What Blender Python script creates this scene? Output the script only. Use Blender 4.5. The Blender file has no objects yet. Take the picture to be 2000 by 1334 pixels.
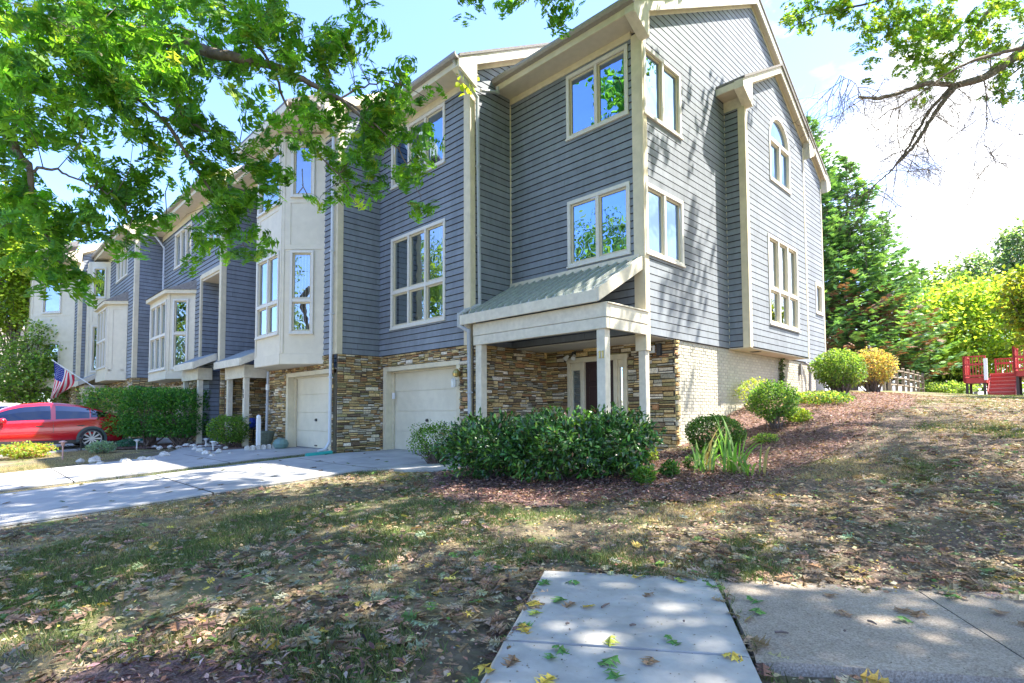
import bpy, math, random
import numpy as np
random.seed(7); RNG=np.random.default_rng(11)
R=math.radians
scene=bpy.context.scene
# ------------------------------------------------------------ camera
CAM=np.array([0,0,1.08]); FPX=1084.2; CY=751.7
YAW,PITCH,ROLL=0.784835,0.0479548,-0.0049709
def _axes():
    f=np.array([-math.sin(YAW)*math.cos(PITCH),math.cos(YAW)*math.cos(PITCH),math.sin(PITCH)])
    r=np.array([math.cos(YAW),math.sin(YAW),0.]);u=np.cross(r,f)
    c,s=math.cos(ROLL),math.sin(ROLL)
    return c*r+s*u,-s*r+c*u,f
RX,UX,FX=_axes()
from mathutils import Matrix,Vector
cd=bpy.data.cameras.new('camera');cam=bpy.data.objects.new('camera',cd);scene.collection.objects.link(cam)
m=Matrix(((RX[0],UX[0],-FX[0],0),(RX[1],UX[1],-FX[1],0),(RX[2],UX[2],-FX[2],1.08),(0,0,0,1)))
cam.matrix_world=m
cd.sensor_width=36;cd.sensor_fit='HORIZONTAL';cd.lens=FPX*36/2000;cd.shift_y=(CY-667)/2000;cd.clip_end=2000;cd.clip_start=.05
scene.camera=cam
def ray(px,py): return FX+RX*(px-1000)/FPX-UX*(py-CY)/FPX
def at(px,py,depth): return CAM+ray(px,py)*depth
def proj(P):
    d=P-CAM;w=d@FX;w=np.where(np.abs(w)<1e-4,1e-4,w)
    return 1000+FPX*(d@RX)/w,CY-FPX*(d@UX)/w,w
# ------------------------------------------------------------ light
SUNV=np.array([.9,1.0,2.3]);SUNV/=np.linalg.norm(SUNV)
EL=math.asin(SUNV[2])
world=bpy.data.worlds.new('World');scene.world=world;world.use_nodes=True
nt=world.node_tree;nt.nodes.clear();N=nt.nodes.new;Lk=nt.links.new
out=N('ShaderNodeOutputWorld');bg=N('ShaderNodeBackground');Lk(bg.outputs[0],out.inputs[0])
sky=N('ShaderNodeTexSky');sky.sky_type='NISHITA';sky.sun_disc=False;sky.sun_elevation=EL;sky.sun_rotation=math.atan2(SUNV[0],SUNV[1])
sky.air_density=1.0;sky.dust_density=.6;sky.ozone_density=1.5
bg.inputs[1].default_value=.13
tc=N('ShaderNodeTexCoord');mp=N('ShaderNodeMapping');mp.inputs['Scale'].default_value=(1.,1.,2.2)
Lk(tc.outputs['Generated'],mp.inputs[0])
no=N('ShaderNodeTexNoise');no.inputs['Scale'].default_value=3.1;no.inputs['Detail'].default_value=8;no.inputs['Roughness'].default_value=.58
Lk(mp.outputs[0],no.inputs[0])
# clouds bank on the right of the view (toward the sun side)
dt=N('ShaderNodeVectorMath');dt.operation='DOT_PRODUCT';Lk(tc.outputs['Generated'],dt.inputs[0]);dt.inputs[1].default_value=(.55,.80,-.12)
ma=N('ShaderNodeMath');ma.operation='MULTIPLY_ADD';Lk(dt.outputs['Value'],ma.inputs[0]);ma.inputs[1].default_value=1.0
nb=N('ShaderNodeMath');nb.operation='MULTIPLY_ADD';nb.inputs[1].default_value=1.9;nb.inputs[2].default_value=-.45;Lk(no.outputs[0],nb.inputs[0]);Lk(nb.outputs[0],ma.inputs[2])
cr=N('ShaderNodeValToRGB');cr.color_ramp.elements[0].position=.74;cr.color_ramp.elements[1].position=1.0
mr=N('ShaderNodeMath');mr.operation='MULTIPLY';mr.inputs[1].default_value=.8
Lk(ma.outputs[0],mr.inputs[0]);Lk(mr.outputs[0],cr.inputs[0])
mx=N('ShaderNodeMix');mx.data_type='RGBA';Lk(cr.outputs[0],mx.inputs['Factor']);
skg=N('ShaderNodeMix');skg.data_type='RGBA';skg.blend_type='MULTIPLY';skg.inputs['Factor'].default_value=1;skg.inputs['B'].default_value=(.68,.755,1.0,1);Lk(sky.outputs[0],skg.inputs['A'])
Lk(skg.outputs['Result'],mx.inputs['A']);cb=N('ShaderNodeValToRGB');cb.color_ramp.elements[0].position=.35;cb.color_ramp.elements[1].position=.62;cb.color_ramp.elements[0].color=(.50,.52,.57,1);cb.color_ramp.elements[1].color=(1,.99,.97,1)
no2=N('ShaderNodeTexNoise');no2.inputs['Scale'].default_value=5.3;no2.inputs['Detail'].default_value=7;Lk(mp.outputs[0],no2.inputs[0]);Lk(no2.outputs[0],cb.inputs[0])
cm=N('ShaderNodeMix');cm.data_type='RGBA';cm.blend_type='MULTIPLY';cm.inputs['Factor'].default_value=1;cm.inputs['A'].default_value=(4.9,4.85,4.85,1);Lk(cb.outputs[0],cm.inputs['B']);cm.clamp_result=False;Lk(cm.outputs['Result'],mx.inputs['B'])
Lk(mx.outputs['Result'],bg.inputs[0])
sl=bpy.data.lights.new('sun','SUN');sl.energy=4.0;sl.angle=R(.75);sl.color=(1,.93,.82)
so=bpy.data.objects.new('sun',sl);scene.collection.objects.link(so)
so.rotation_euler=Vector(SUNV).to_track_quat('Z','Y').to_euler()
scene.view_settings.view_transform='Standard';scene.view_settings.look='None';scene.view_settings.gamma=1
scene.view_settings.exposure=2.42
scene.cycles.max_bounces=8;scene.cycles.transparent_max_bounces=10;scene.cycles.use_denoising=True
# ------------------------------------------------------------ materials
MT={}
def mat(name,col,rough=.7,metal=0,spec=.4,noise=0,nscale=8,bump=0,bscale=30,attr=False,transl=0,col2=None,detail=4,coat=0,dist=.02,stretch=None,ramp=(.35,.65),stain=0,sscale=.9):
    if name in MT: return MT[name]
    m=bpy.data.materials.new(name);m.use_nodes=True;t=m.node_tree;n=t.nodes;l=t.links
    b=n['Principled BSDF'];b.inputs['Roughness'].default_value=rough;b.inputs['Metallic'].default_value=metal
    b.inputs['Specular IOR Level'].default_value=spec;b.inputs['Coat Weight'].default_value=coat
    tcn=n.new('ShaderNodeTexCoord');src=tcn.outputs['Object']
    if stretch:
        q=n.new('ShaderNodeMapping');q.inputs['Scale'].default_value=stretch;l.new(src,q.inputs[0]);src=q.outputs[0]
    base=None
    if attr:
        a=n.new('ShaderNodeAttribute');a.attribute_name='Col';base=a.outputs['Color']
    if noise or col2:
        x=n.new('ShaderNodeTexNoise');x.inputs['Scale'].default_value=nscale;x.inputs['Detail'].default_value=detail;x.inputs['Roughness'].default_value=.6;l.new(src,x.inputs[0])
        if col2:
            r=n.new('ShaderNodeValToRGB');r.color_ramp.elements[0].position=ramp[0];r.color_ramp.elements[1].position=ramp[1]
            r.color_ramp.elements[0].color=(*col,1);r.color_ramp.elements[1].color=(*col2,1);l.new(x.outputs[0],r.inputs[0]);res=r.outputs[0]
            base=res
        if noise:
            x2=n.new('ShaderNodeTexNoise');x2.inputs['Scale'].default_value=nscale*3.3;x2.inputs['Detail'].default_value=5;l.new(src,x2.inputs[0])
            r=n.new('ShaderNodeMapRange');r.inputs[1].default_value=.3;r.inputs[2].default_value=.7;r.inputs[3].default_value=1-noise;r.inputs[4].default_value=1+noise;l.new(x2.outputs[0],r.inputs[0])
            mm=n.new('ShaderNodeMix');mm.data_type='RGBA';mm.blend_type='MULTIPLY';mm.inputs['Factor'].default_value=1
            if base is None: mm.inputs['A'].default_value=(*col,1)
            else: l.new(base,mm.inputs['A'])
            l.new(r.outputs[0],mm.inputs['B']);base=mm.outputs['Result']
    if stain:
        x=n.new('ShaderNodeTexNoise');x.inputs['Scale'].default_value=sscale;x.inputs['Detail'].default_value=8;x.inputs['Roughness'].default_value=.68;x.inputs['Distortion'].default_value=.6;l.new(src,x.inputs[0])
        rr=n.new('ShaderNodeMapRange');rr.inputs[1].default_value=.38;rr.inputs[2].default_value=.62;rr.inputs[3].default_value=1-stain;rr.inputs[4].default_value=1+stain*.35;l.new(x.outputs[0],rr.inputs[0])
        mm=n.new('ShaderNodeMix');mm.data_type='RGBA';mm.blend_type='MULTIPLY';mm.inputs['Factor'].default_value=1
        if base is None: mm.inputs['A'].default_value=(*col,1)
        else: l.new(base,mm.inputs['A'])
        l.new(rr.outputs[0],mm.inputs['B']);base=mm.outputs['Result']
    if base is None: b.inputs['Base Color'].default_value=(*col,1)
    else: l.new(base,b.inputs['Base Color'])
    if bump:
        x=n.new('ShaderNodeTexNoise');x.inputs['Scale'].default_value=bscale;x.inputs['Detail'].default_value=6;l.new(src,x.inputs[0])
        bp=n.new('ShaderNodeBump');bp.inputs['Strength'].default_value=bump;bp.inputs['Distance'].default_value=dist;l.new(x.outputs[0],bp.inputs['Height']);l.new(bp.outputs[0],b.inputs['Normal'])
    if transl:
        tr=n.new('ShaderNodeBsdfTranslucent');mxn=n.new('ShaderNodeMixShader');mxn.inputs[0].default_value=transl
        if base is not None:
            g=n.new('ShaderNodeMix');g.data_type='RGBA';g.blend_type='MULTIPLY';g.inputs['Factor'].default_value=1;l.new(base,g.inputs['A']);g.inputs['B'].default_value=(1.7,1.6,.7,1);l.new(g.outputs['Result'],tr.inputs[0])
        l.new(b.outputs[0],mxn.inputs[1]);l.new(tr.outputs[0],mxn.inputs[2]);l.new(mxn.outputs[0],n['Material Output'].inputs[0])
    MT[name]=m;return m
def glassmat(name,tr_,refl,rough=.01,tint=(.8,.9,1.)):
    m=bpy.data.materials.new(name);m.use_nodes=True;t=m.node_tree;n=t.nodes;l=t.links;n.remove(n['Principled BSDF'])
    tr=n.new('ShaderNodeBsdfTransparent');tr.inputs[0].default_value=(*tr_,1);gl=n.new('ShaderNodeBsdfGlossy');gl.inputs['Roughness'].default_value=rough;gl.inputs[0].default_value=(*tint,1)
    fr=n.new('ShaderNodeFresnel');fr.inputs[0].default_value=1.5;ad=n.new('ShaderNodeMath');ad.operation='ADD';ad.use_clamp=True;ad.inputs[1].default_value=refl;l.new(fr.outputs[0],ad.inputs[0])
    # slight waviness of old panes
    x=n.new('ShaderNodeTexNoise');x.inputs['Scale'].default_value=1.6;tcn=n.new('ShaderNodeTexCoord');l.new(tcn.outputs['Object'],x.inputs[0]);bp=n.new('ShaderNodeBump');bp.inputs['Strength'].default_value=.10;bp.inputs['Distance'].default_value=.08;l.new(x.outputs[0],bp.inputs['Height']);l.new(bp.outputs[0],gl.inputs['Normal'])
    mxn=n.new('ShaderNodeMixShader');l.new(ad.outputs[0],mxn.inputs[0]);l.new(tr.outputs[0],mxn.inputs[1]);l.new(gl.outputs[0],mxn.inputs[2]);l.new(mxn.outputs[0],n['Material Output'].inputs[0])
    MT[name]=m;return m
SID=mat('grey siding paint',(.25,.262,.29),.62,noise=.09,nscale=3.,bump=.25,bscale=60,dist=.004,attr=True,stretch=(1,1,.3),stain=.16,sscale=1.1)
TRIM=mat('cream trim paint',(.66,.58,.41),.55,stain=.10,sscale=2.2,noise=.05,nscale=2,bump=.1,bscale=40,dist=.004)
TRIMW=mat('weathered trim paint',(.67,.615,.49),.6,stain=.10,sscale=2,noise=.08,nscale=3,bump=.2,bscale=50,dist=.004)
PANEL=mat('cream panel paint',(.67,.61,.48),.6,stain=.06,noise=.04,nscale=1.5)
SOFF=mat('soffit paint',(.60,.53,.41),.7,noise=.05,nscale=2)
SASH=mat('window sash paint',(.60,.53,.37),.5)
SASHW=mat('window casing paint',(.66,.63,.56),.5,noise=.05,nscale=4)
GUT=mat('bronze gutter metal',(.30,.27,.235),.45,spec=.5,noise=.12,nscale=5)
DOWN=mat('galvanised downspout paint',(.40,.42,.43),.45,spec=.5,noise=.08,nscale=6)
SHIN=mat('asphalt shingles',(.16,.15,.145),.9,col2=(.24,.225,.21),nscale=14,bump=.6,bscale=25)
SEAM=mat('standing seam metal',(.36,.385,.35),.5,spec=.5,noise=.16,nscale=3,bump=.05,bscale=12)
SEAMB=mat('blue grey metal roof',(.36,.42,.47),.45,spec=.5,noise=.08,nscale=3)
STONE=mat('ledge stone',(.3,.2,.1),.85,noise=.32,nscale=9,bump=.8,bscale=28,dist=.015,attr=True)
MORT=mat('dark brown stone mortar',(.07,.055,.04),.95,noise=.2,nscale=20)  # dark brown mortar backing behind the stones
BRICK=mat('cream painted brick',(.6,.58,.5),.7,noise=.14,nscale=10,bump=.6,bscale=70,dist=.006,attr=True)
BMORT=mat('painted brick joint',(.40,.375,.31),.85,noise=.1,nscale=10)
GDOOR=mat('garage door paint',(.68,.62,.48),.5,noise=.04,nscale=1.5,stain=.07)
DOORM=mat('oxblood door paint',(.035,.014,.012),.35)
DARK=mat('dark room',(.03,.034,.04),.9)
CURT=mat('curtain cloth',(.38,.40,.42),.9,noise=.1)
BLIND=mat('white blind slats',(.75,.75,.72),.6)
LEAF=mat('leaf',(.1,.2,.05),.5,spec=.35,attr=True,transl=.55,noise=.12,nscale=30)
GLEAF=mat('glossy leaf',(.1,.2,.05),.32,spec=.6,attr=True,transl=.2)
NEED=mat('conifer needles',(.1,.2,.05),.7,attr=True,transl=.2)
DLEAF=mat('fallen leaf',(.3,.2,.1),.7,attr=True,transl=.15,noise=.25,nscale=40)
GRASSM=mat('grass blade',(.1,.2,.05),.65,attr=True,transl=.3)
BARK=mat('bark',(.12,.095,.075),.9,col2=(.22,.18,.15),nscale=14,bump=.9,bscale=30,dist=.02,stretch=(1,1,.3))
TWIG=mat('twig bark',(.14,.105,.09),.85,noise=.2)
CONC=mat('pale broomed concrete',(.33,.325,.305),.85,noise=.10,nscale=3,bump=.25,bscale=90,dist=.004,col2=(.41,.40,.375),stain=.16,sscale=1.6)
CONO=mat('exposed aggregate concrete',(.23,.185,.14),.9,col2=(.41,.35,.285),nscale=95,stain=.22,sscale=1.3,noise=.14,bump=.6,bscale=160,dist=.006,detail=2)
DRIV=mat('driveway concrete',(.31,.31,.305),.85,col2=(.41,.405,.385),nscale=1.3,stain=.14,sscale=.7,noise=.07,bump=.2,bscale=80,dist=.004)
ROCKM=mat('garden rock',(.42,.39,.34),.85,col2=(.65,.63,.58),nscale=7,noise=.2,bump=.5,bscale=20)
REDP=mat('red deck stain',(.42,.045,.04),.55,noise=.15,nscale=6)
WOODG=mat('weathered wood',(.20,.16,.11),.85,noise=.2,nscale=12,bump=.4,bscale=30,stretch=(1,1,.3))
WHITE=mat('white paint',(.75,.76,.76),.5)
BLACK=mat('black rubber',(.02,.02,.022),.7)
BLKM=mat('black metal',(.03,.03,.032),.4,spec=.5)
BRASS=mat('brass',(.55,.42,.16),.3,metal=.9)
CARR=mat('red car paint',(.50,.004,.015),.22,spec=.6,coat=1.0,noise=.03)
CARW=mat('white car paint',(.75,.77,.8),.25,coat=1.)
ALLOY=mat('alloy wheel',(.55,.55,.56),.35,metal=.6)
TEAL=mat('teal plastic',(.02,.33,.30),.45)
BLUEP=mat('blue glazed ceramic',(.02,.06,.35),.2,spec=.6)
GLASS=glassmat('window glass',(.75,.8,.8),.34)
GLASSD=glassmat('upper window glass',(.35,.4,.45),.6,tint=(.42,.62,1.))
CARG=glassmat('car glass',(.03,.035,.04),.05,tint=(.45,.6,.8))
LAMPG=mat('frosted lamp glass',(.7,.7,.66),.3)
# ------------------------------------------------------------ mesh helpers
col=scene.collection
def tag(o,label=None,cat=None,group=None,kind=None):
    if label:o['label']=label
    if cat:o['category']=cat
    if group:o['group']=group
    if kind:o['kind']=kind
    return o
def empty(name,loc,label=None,cat=None,group=None):
    o=bpy.data.objects.new(name,None);col.objects.link(o);o.location=loc;o.empty_display_size=.2
    return tag(o,label,cat,group)
def wloc(o):
    v=Vector((0,0,0))
    while o: v=v+Vector(o.location);o=o.parent
    return np.array(v)
class MB:
    def __init__(s): s.v=[];s.f=[];s.m=[];s.c=[];s.n=0;s.g=[]
    def add(s,vs,fs,mi=0,c=(1,1,1)):
        s.g.append((s.n,len(s.f)));k=s.n;vs=[tuple(map(float,v)) for v in vs];s.v+=vs;s.n+=len(vs)
        for f in fs: s.f.append([i+k for i in f]);s.m.append(mi)
        s.c+=[c]*len(vs)
    def quad(s,a,b,c,d,mi=0,col=(1,1,1)): s.add([a,b,c,d],[(0,1,2,3)],mi,col)
    def hexa(s,p,mi=0,c=(1,1,1)): # 8 pts bottom4 top4
        s.add(p,[(0,3,2,1),(4,5,6,7),(0,1,5,4),(1,2,6,5),(2,3,7,6),(3,0,4,7)],mi,c)
    def box(s,x0,x1,y0,y1,z0,z1,mi=0,c=(1,1,1)):
        s.hexa([(x0,y0,z0),(x1,y0,z0),(x1,y1,z0),(x0,y1,z0),(x0,y0,z1),(x1,y0,z1),(x1,y1,z1),(x0,y1,z1)],mi,c)
    def fbox(s,F,u0,u1,n0,n1,z0,z1,mi=0,c=(1,1,1)):
        s.hexa([F(u0,n1,z0),F(u1,n1,z0),F(u1,n0,z0),F(u0,n0,z0),F(u0,n1,z1),F(u1,n1,z1),F(u1,n0,z1),F(u0,n0,z1)],mi,c)
    def prism(s,poly,d,mi=0,c=(1,1,1)): # poly: list of 3d pts, extruded by vector d
        n=len(poly);a=[np.array(p,float) for p in poly];b=[p+np.array(d) for p in a]
        s.add(a+b,[tuple(range(n))[::-1],tuple(range(n,2*n))]+[(i,(i+1)%n,(i+1)%n+n,i+n) for i in range(n)],mi,c)
    def tube(s,pts,rad,k=8,mi=0,c=(1,1,1),cap=True):
        pts=[np.array(p,float) for p in pts];n=len(pts)
        if not hasattr(rad,'__len__'):rad=[rad]*n
        prev=None;vs=[];fs=[]
        for i in range(n):
            t=pts[min(i+1,n-1)]-pts[max(i-1,0)];t=t/(np.linalg.norm(t)+1e-9)
            if prev is None:
                a=np.array([0,0,1.]) if abs(t[2])<.9 else np.array([1.,0,0]);a=np.cross(t,a)
            else: a=prev-t*(prev@t)
            a/=np.linalg.norm(a)+1e-9;prev=a;b=np.cross(t,a)
            for j in range(k):
                th=2*math.pi*j/k;vs.append(pts[i]+rad[i]*(a*math.cos(th)+b*math.sin(th)))
        for i in range(n-1):
            for j in range(k): fs.append((i*k+j,i*k+(j+1)%k,(i+1)*k+(j+1)%k,(i+1)*k+j))
        if cap: fs.append(tuple(range(k))[::-1]);fs.append(tuple((n-1)*k+j for j in range(k)))
        s.add(vs,fs,mi,c)
    def lathe(s,cen,prof,k=14,mi=0,c=(1,1,1)):
        vs=[];fs=[]
        for r,z in prof:
            for j in range(k): th=2*math.pi*j/k;vs.append((cen[0]+r*math.cos(th),cen[1]+r*math.sin(th),cen[2]+z))
        for i in range(len(prof)-1):
            for j in range(k): fs.append((i*k+j,i*k+(j+1)%k,(i+1)*k+(j+1)%k,(i+1)*k+j))
        fs.append(tuple(range(k))[::-1]);fs.append(tuple((len(prof)-1)*k+j for j in range(k)))
        s.add(vs,fs,mi,c)
    def build(s,name,mats,parent=None,smooth=False,bevel=0,split=False):
        if not s.v:return None
        if split:
            r=None
            for i,(v0,f0) in enumerate(s.g):
                v1,f1=s.g[i+1] if i+1<len(s.g) else (s.n,len(s.f));q=MB()
                q.v=s.v[v0:v1];q.c=s.c[v0:v1];q.n=v1-v0;q.f=[[k-v0 for k in f] for f in s.f[f0:f1]];q.m=s.m[f0:f1]
                o=q.build(name,mats,parent,smooth,bevel);r=r or o
            return r
        if not isinstance(mats,(list,tuple)):mats=[mats]
        o0=wloc(parent) if parent else np.zeros(3)
        me=bpy.data.meshes.new(name);V=np.array(s.v)-o0
        me.from_pydata(V.tolist(),[],s.f)
        for q in mats: me.materials.append(q)
        me.polygons.foreach_set('material_index',s.m)
        a=me.color_attributes.new('Col','FLOAT_COLOR','POINT');a.data.foreach_set('color',np.hstack([np.array(s.c,float),np.ones((len(s.c),1))]).ravel())
        if smooth: me.polygons.foreach_set('use_smooth',[True]*len(s.f))
        me.update();o=bpy.data.objects.new(name,me);col.objects.link(o)
        if parent:o.parent=parent
        if bevel:
            b=o.modifiers.new('b','BEVEL');b.width=bevel;b.segments=1;b.limit_method='ANGLE'
        return o
def npmesh(name,V,Fa,C,mt,parent=None,smooth=False,mi=None):
    """V (n,3), Fa (m,k) int, C (n,3)"""
    o0=wloc(parent) if parent else np.zeros(3)
    me=bpy.data.meshes.new(name);n=len(V);mf,k=Fa.shape
    me.vertices.add(n);me.vertices.foreach_set('co',(V-o0).astype(np.float32).ravel())
    me.loops.add(mf*k);me.loops.foreach_set('vertex_index',Fa.astype(np.int32).ravel())
    me.polygons.add(mf);me.polygons.foreach_set('loop_start',np.arange(0,mf*k,k,dtype=np.int32))
    try: me.polygons.foreach_set('loop_total',np.full(mf,k,dtype=np.int32))
    except Exception: pass
    me.update(calc_edges=True)
    a=me.color_attributes.new('Col','FLOAT_COLOR','POINT');a.data.foreach_set('color',np.hstack([C,np.ones((n,1))]).astype(np.float32).ravel())
    me.materials.append(mt)
    if smooth: me.polygons.foreach_set('use_smooth',np.ones(mf,dtype=bool))
    me.validate();o=bpy.data.objects.new(name,me);col.objects.link(o)
    if parent:o.parent=parent
    return o
# leaf templates: local (x along leaf, y across, z up), triangles
def tmpl_oak():
    half=[(0,.0),(.10,.07),(.16,.30),(.27,.20),(.35,.21),(.46,.50),(.57,.24),(.65,.22),(.80,.42),(.88,.17),(1,.0)]
    P=[(x,y,-.10*abs(y)*2-.25*x*x*.5) for x,y in half]+[(x,-y,-.10*abs(y)*2-.25*x*x*.5) for x,y in half[1:-1]]
    n=len(half);T=[]
    # fan strips to midrib points
    mid=[(.16,0,0),(.31,0,-.01),(.46,0,-.03),(.61,0,-.05),(.8,0,-.08)]
    b=len(P);P+=mid
    def side(idx):
        m=[b,b,b,b+1,b+1,b+2,b+3,b+3,b+4,b+4]
        for i in range(n-1):
            T.append((m[i],idx[i],idx[i+1]))
        for i in range(4):
            T.append((b+i,idx[[3,4,6,7][i]],b+i+1))
    side(list(range(n)));side([0]+list(range(n,2*n-2))+[n-1])
    return np.array(P,float),np.array(T)
def tmpl_oval(w=.28,droop=.2):
    P=[(0,0,0),(.3,w*.85,.04),(.3,-w*.85,.04),(.65,w,-.02),(.65,-w,-.02),(1,0,-droop),(.35,0,0),(.65,0,-.06)]
    T=[(0,6,1),(0,2,6),(1,6,7),(1,7,3),(2,7,6),(2,4,7),(3,7,5),(4,5,7)]
    return np.array(P,float),np.array(T)
def tmpl_simple(w=.4):
    P=[(0,0,0),(.45,w,.05),(1,0,-.12),(.45,-w,.05)]
    return np.array(P,float),np.array([(0,1,2),(0,2,3)])
def tmpl_blade():
    return np.array([(0,-.05,0),(0,.05,0),(1,0,0)],float),np.array([(0,1,2)])
def tmpl_spray():
    P=[];T=[]
    for a,l in((0,1),(.5,.75),(-.5,.75),(.95,.5),(-.95,.5)):
        k=len(P);c,s_=math.cos(a),math.sin(a)
        P+=[(0.02,-.05,0),(.02,.05,0),(l*c,l*s_,-.12*l),(l*c*.5-s_*.11,l*s_*.5+c*.11,.0),(l*c*.5+s_*.11,l*s_*.5-c*.11,0)]
        T+=[(k,k+4,k+2),(k,k+2,k+3)]
    return np.array(P,float),np.array(T)
OAK,OVAL,SIMP,BLADE,SPRAY=tmpl_oak(),tmpl_oval(),tmpl_simple(),tmpl_blade(),tmpl_spray()
LANC=tmpl_oval(.17,.25);LAURL=tmpl_oval(.2,.15)
def leaves(pos,axis,nrm,size,cols,tm):
    """oriented copies of a template; returns V,F,C"""
    P,T=tm;n=len(pos)
    ax=axis/(np.linalg.norm(axis,axis=1,keepdims=True)+1e-9)
    b=np.cross(nrm,ax);b/=np.linalg.norm(b,axis=1,keepdims=True)+1e-9
    c=np.cross(ax,b)
    V=pos[:,None,:]+size[:,None,None]*(P[None,:,0:1]*ax[:,None,:]+P[None,:,1:2]*b[:,None,:]+P[None,:,2:3]*c[:,None,:])
    F=T[None]+ (np.arange(n)*len(P))[:,None,None]
    C=np.repeat(cols,len(P),axis=0)
    return V.reshape(-1,3),F.reshape(-1,T.shape[1]),C
def rdir(n): v=RNG.normal(size=(n,3));return v/np.linalg.norm(v,axis=1,keepdims=True)
def pick(pal,n,jit=.15):
    pal=np.array(pal);w=pal[:,3]/pal[:,3].sum();i=RNG.choice(len(pal),n,p=w)
    return np.clip(pal[i,:3]*(1+RNG.normal(size=(n,1))*jit)*(1+RNG.normal(size=(n,3))*jit*.3),.003,.9)
def vnoise(x,y,s,seed=0):
    r=np.random.default_rng(seed);o=0
    for i in range(6):
        a=r.uniform(0,6.28);f=s*r.uniform(.6,1.8);p=r.uniform(0,6.28)
        o=o+np.sin((x*math.cos(a)+y*math.sin(a))*f+p)
    return o/6**.5
# ------------------------------------------------------------ terrain
CP=[]
for X in(-20,-14,-9): CP+=[(X,8.7,0),(X,7,0),(X,3.5,-.19),(X,.5,-.37),(X,-4,-.6)]
CP+=[(-6,4.5,-.06),(-6,7,.06),(-6.6,9,.17),(-9.9,9.8,.08),(-6,11,.28),(-5.7,11.5,.36),(-5.7,12.45,.62),(-5.8,13.6,.98),(-5.8,15.2,1.3),(-5.9,17.4,1.5),(-6,20.5,1.68),
 (-3.6,4,-.12),(-2.8,3.2,-.15),(-1,4.6,-.14),(.6,5.6,-.1),(-1.9,1.7,-.16),(-1,2.3,-.17),(.3,3.2,-.2),(1.5,3.,-.25),(0,0,-.2),(-4,-.5,-.4),(2,-3,-.5),
 (-3,7,.04),(-2.5,10,.3),(-3.6,13,.85),(-3.4,16,1.15),(-2.5,20,1.38),(-3,25,1.5),(1,9,.25),(2,14,.85),(2,20,1.15),(3,27,1.35),(8,10,.4),(10,18,1.2),(10,28,1.3),
 (-6.2,24,1.8),(-6,28,1.95),(-6,40,1.9),(10,45,1.4),(0,38,1.5),(-28,6,-.05),(-28,3,-.12),(-28,-2,-.4),(-40,4,-.1),(-40,-2,-.3),(-14,22,1.2),(-30,24,1.2),(-60,4,-.2),(-60,24,1.)]
CP=np.array(CP,float)
def _tps(r2): return r2*np.log(r2+1e-6)*.5
_d=((CP[:,None,:2]-CP[None,:,:2])**2).sum(-1);_n=len(CP)
_A=np.zeros((_n+3,_n+3));_A[:_n,:_n]=_tps(_d)+np.eye(_n)*.6;_A[:_n,_n]=1;_A[:_n,_n+1:]=CP[:,:2];_A[_n,:_n]=1;_A[_n+1:,:_n]=CP[:,:2].T
_w=np.linalg.solve(_A,np.concatenate([CP[:,2],[0,0,0]]))
def hgt(x,y):
    x=np.asarray(x,float);y=np.asarray(y,float)
    xc=np.clip(x,-62,14);yc=np.clip(y,-6,46)
    q=np.stack([xc.ravel(),yc.ravel()],1);d=((q[:,None]-CP[None,:,:2])**2).sum(-1)
    z=_tps(d)@_w[:_n]+_w[_n]+q@_w[_n+1:]
    return np.clip(z,-.9,1.9).reshape(x.shape)
def gp(px,py,dmax=60):
    d=ray(px,py);t=1.5
    while t<dmax:
        p=CAM+d*t
        if p[2]<=float(hgt(p[0],p[1])):
            return np.array([p[0],p[1],float(hgt(p[0],p[1]))])
        t+=.05
    p=CAM+d*30;return np.array([p[0],p[1],float(hgt(p[0],p[1]))])
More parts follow.
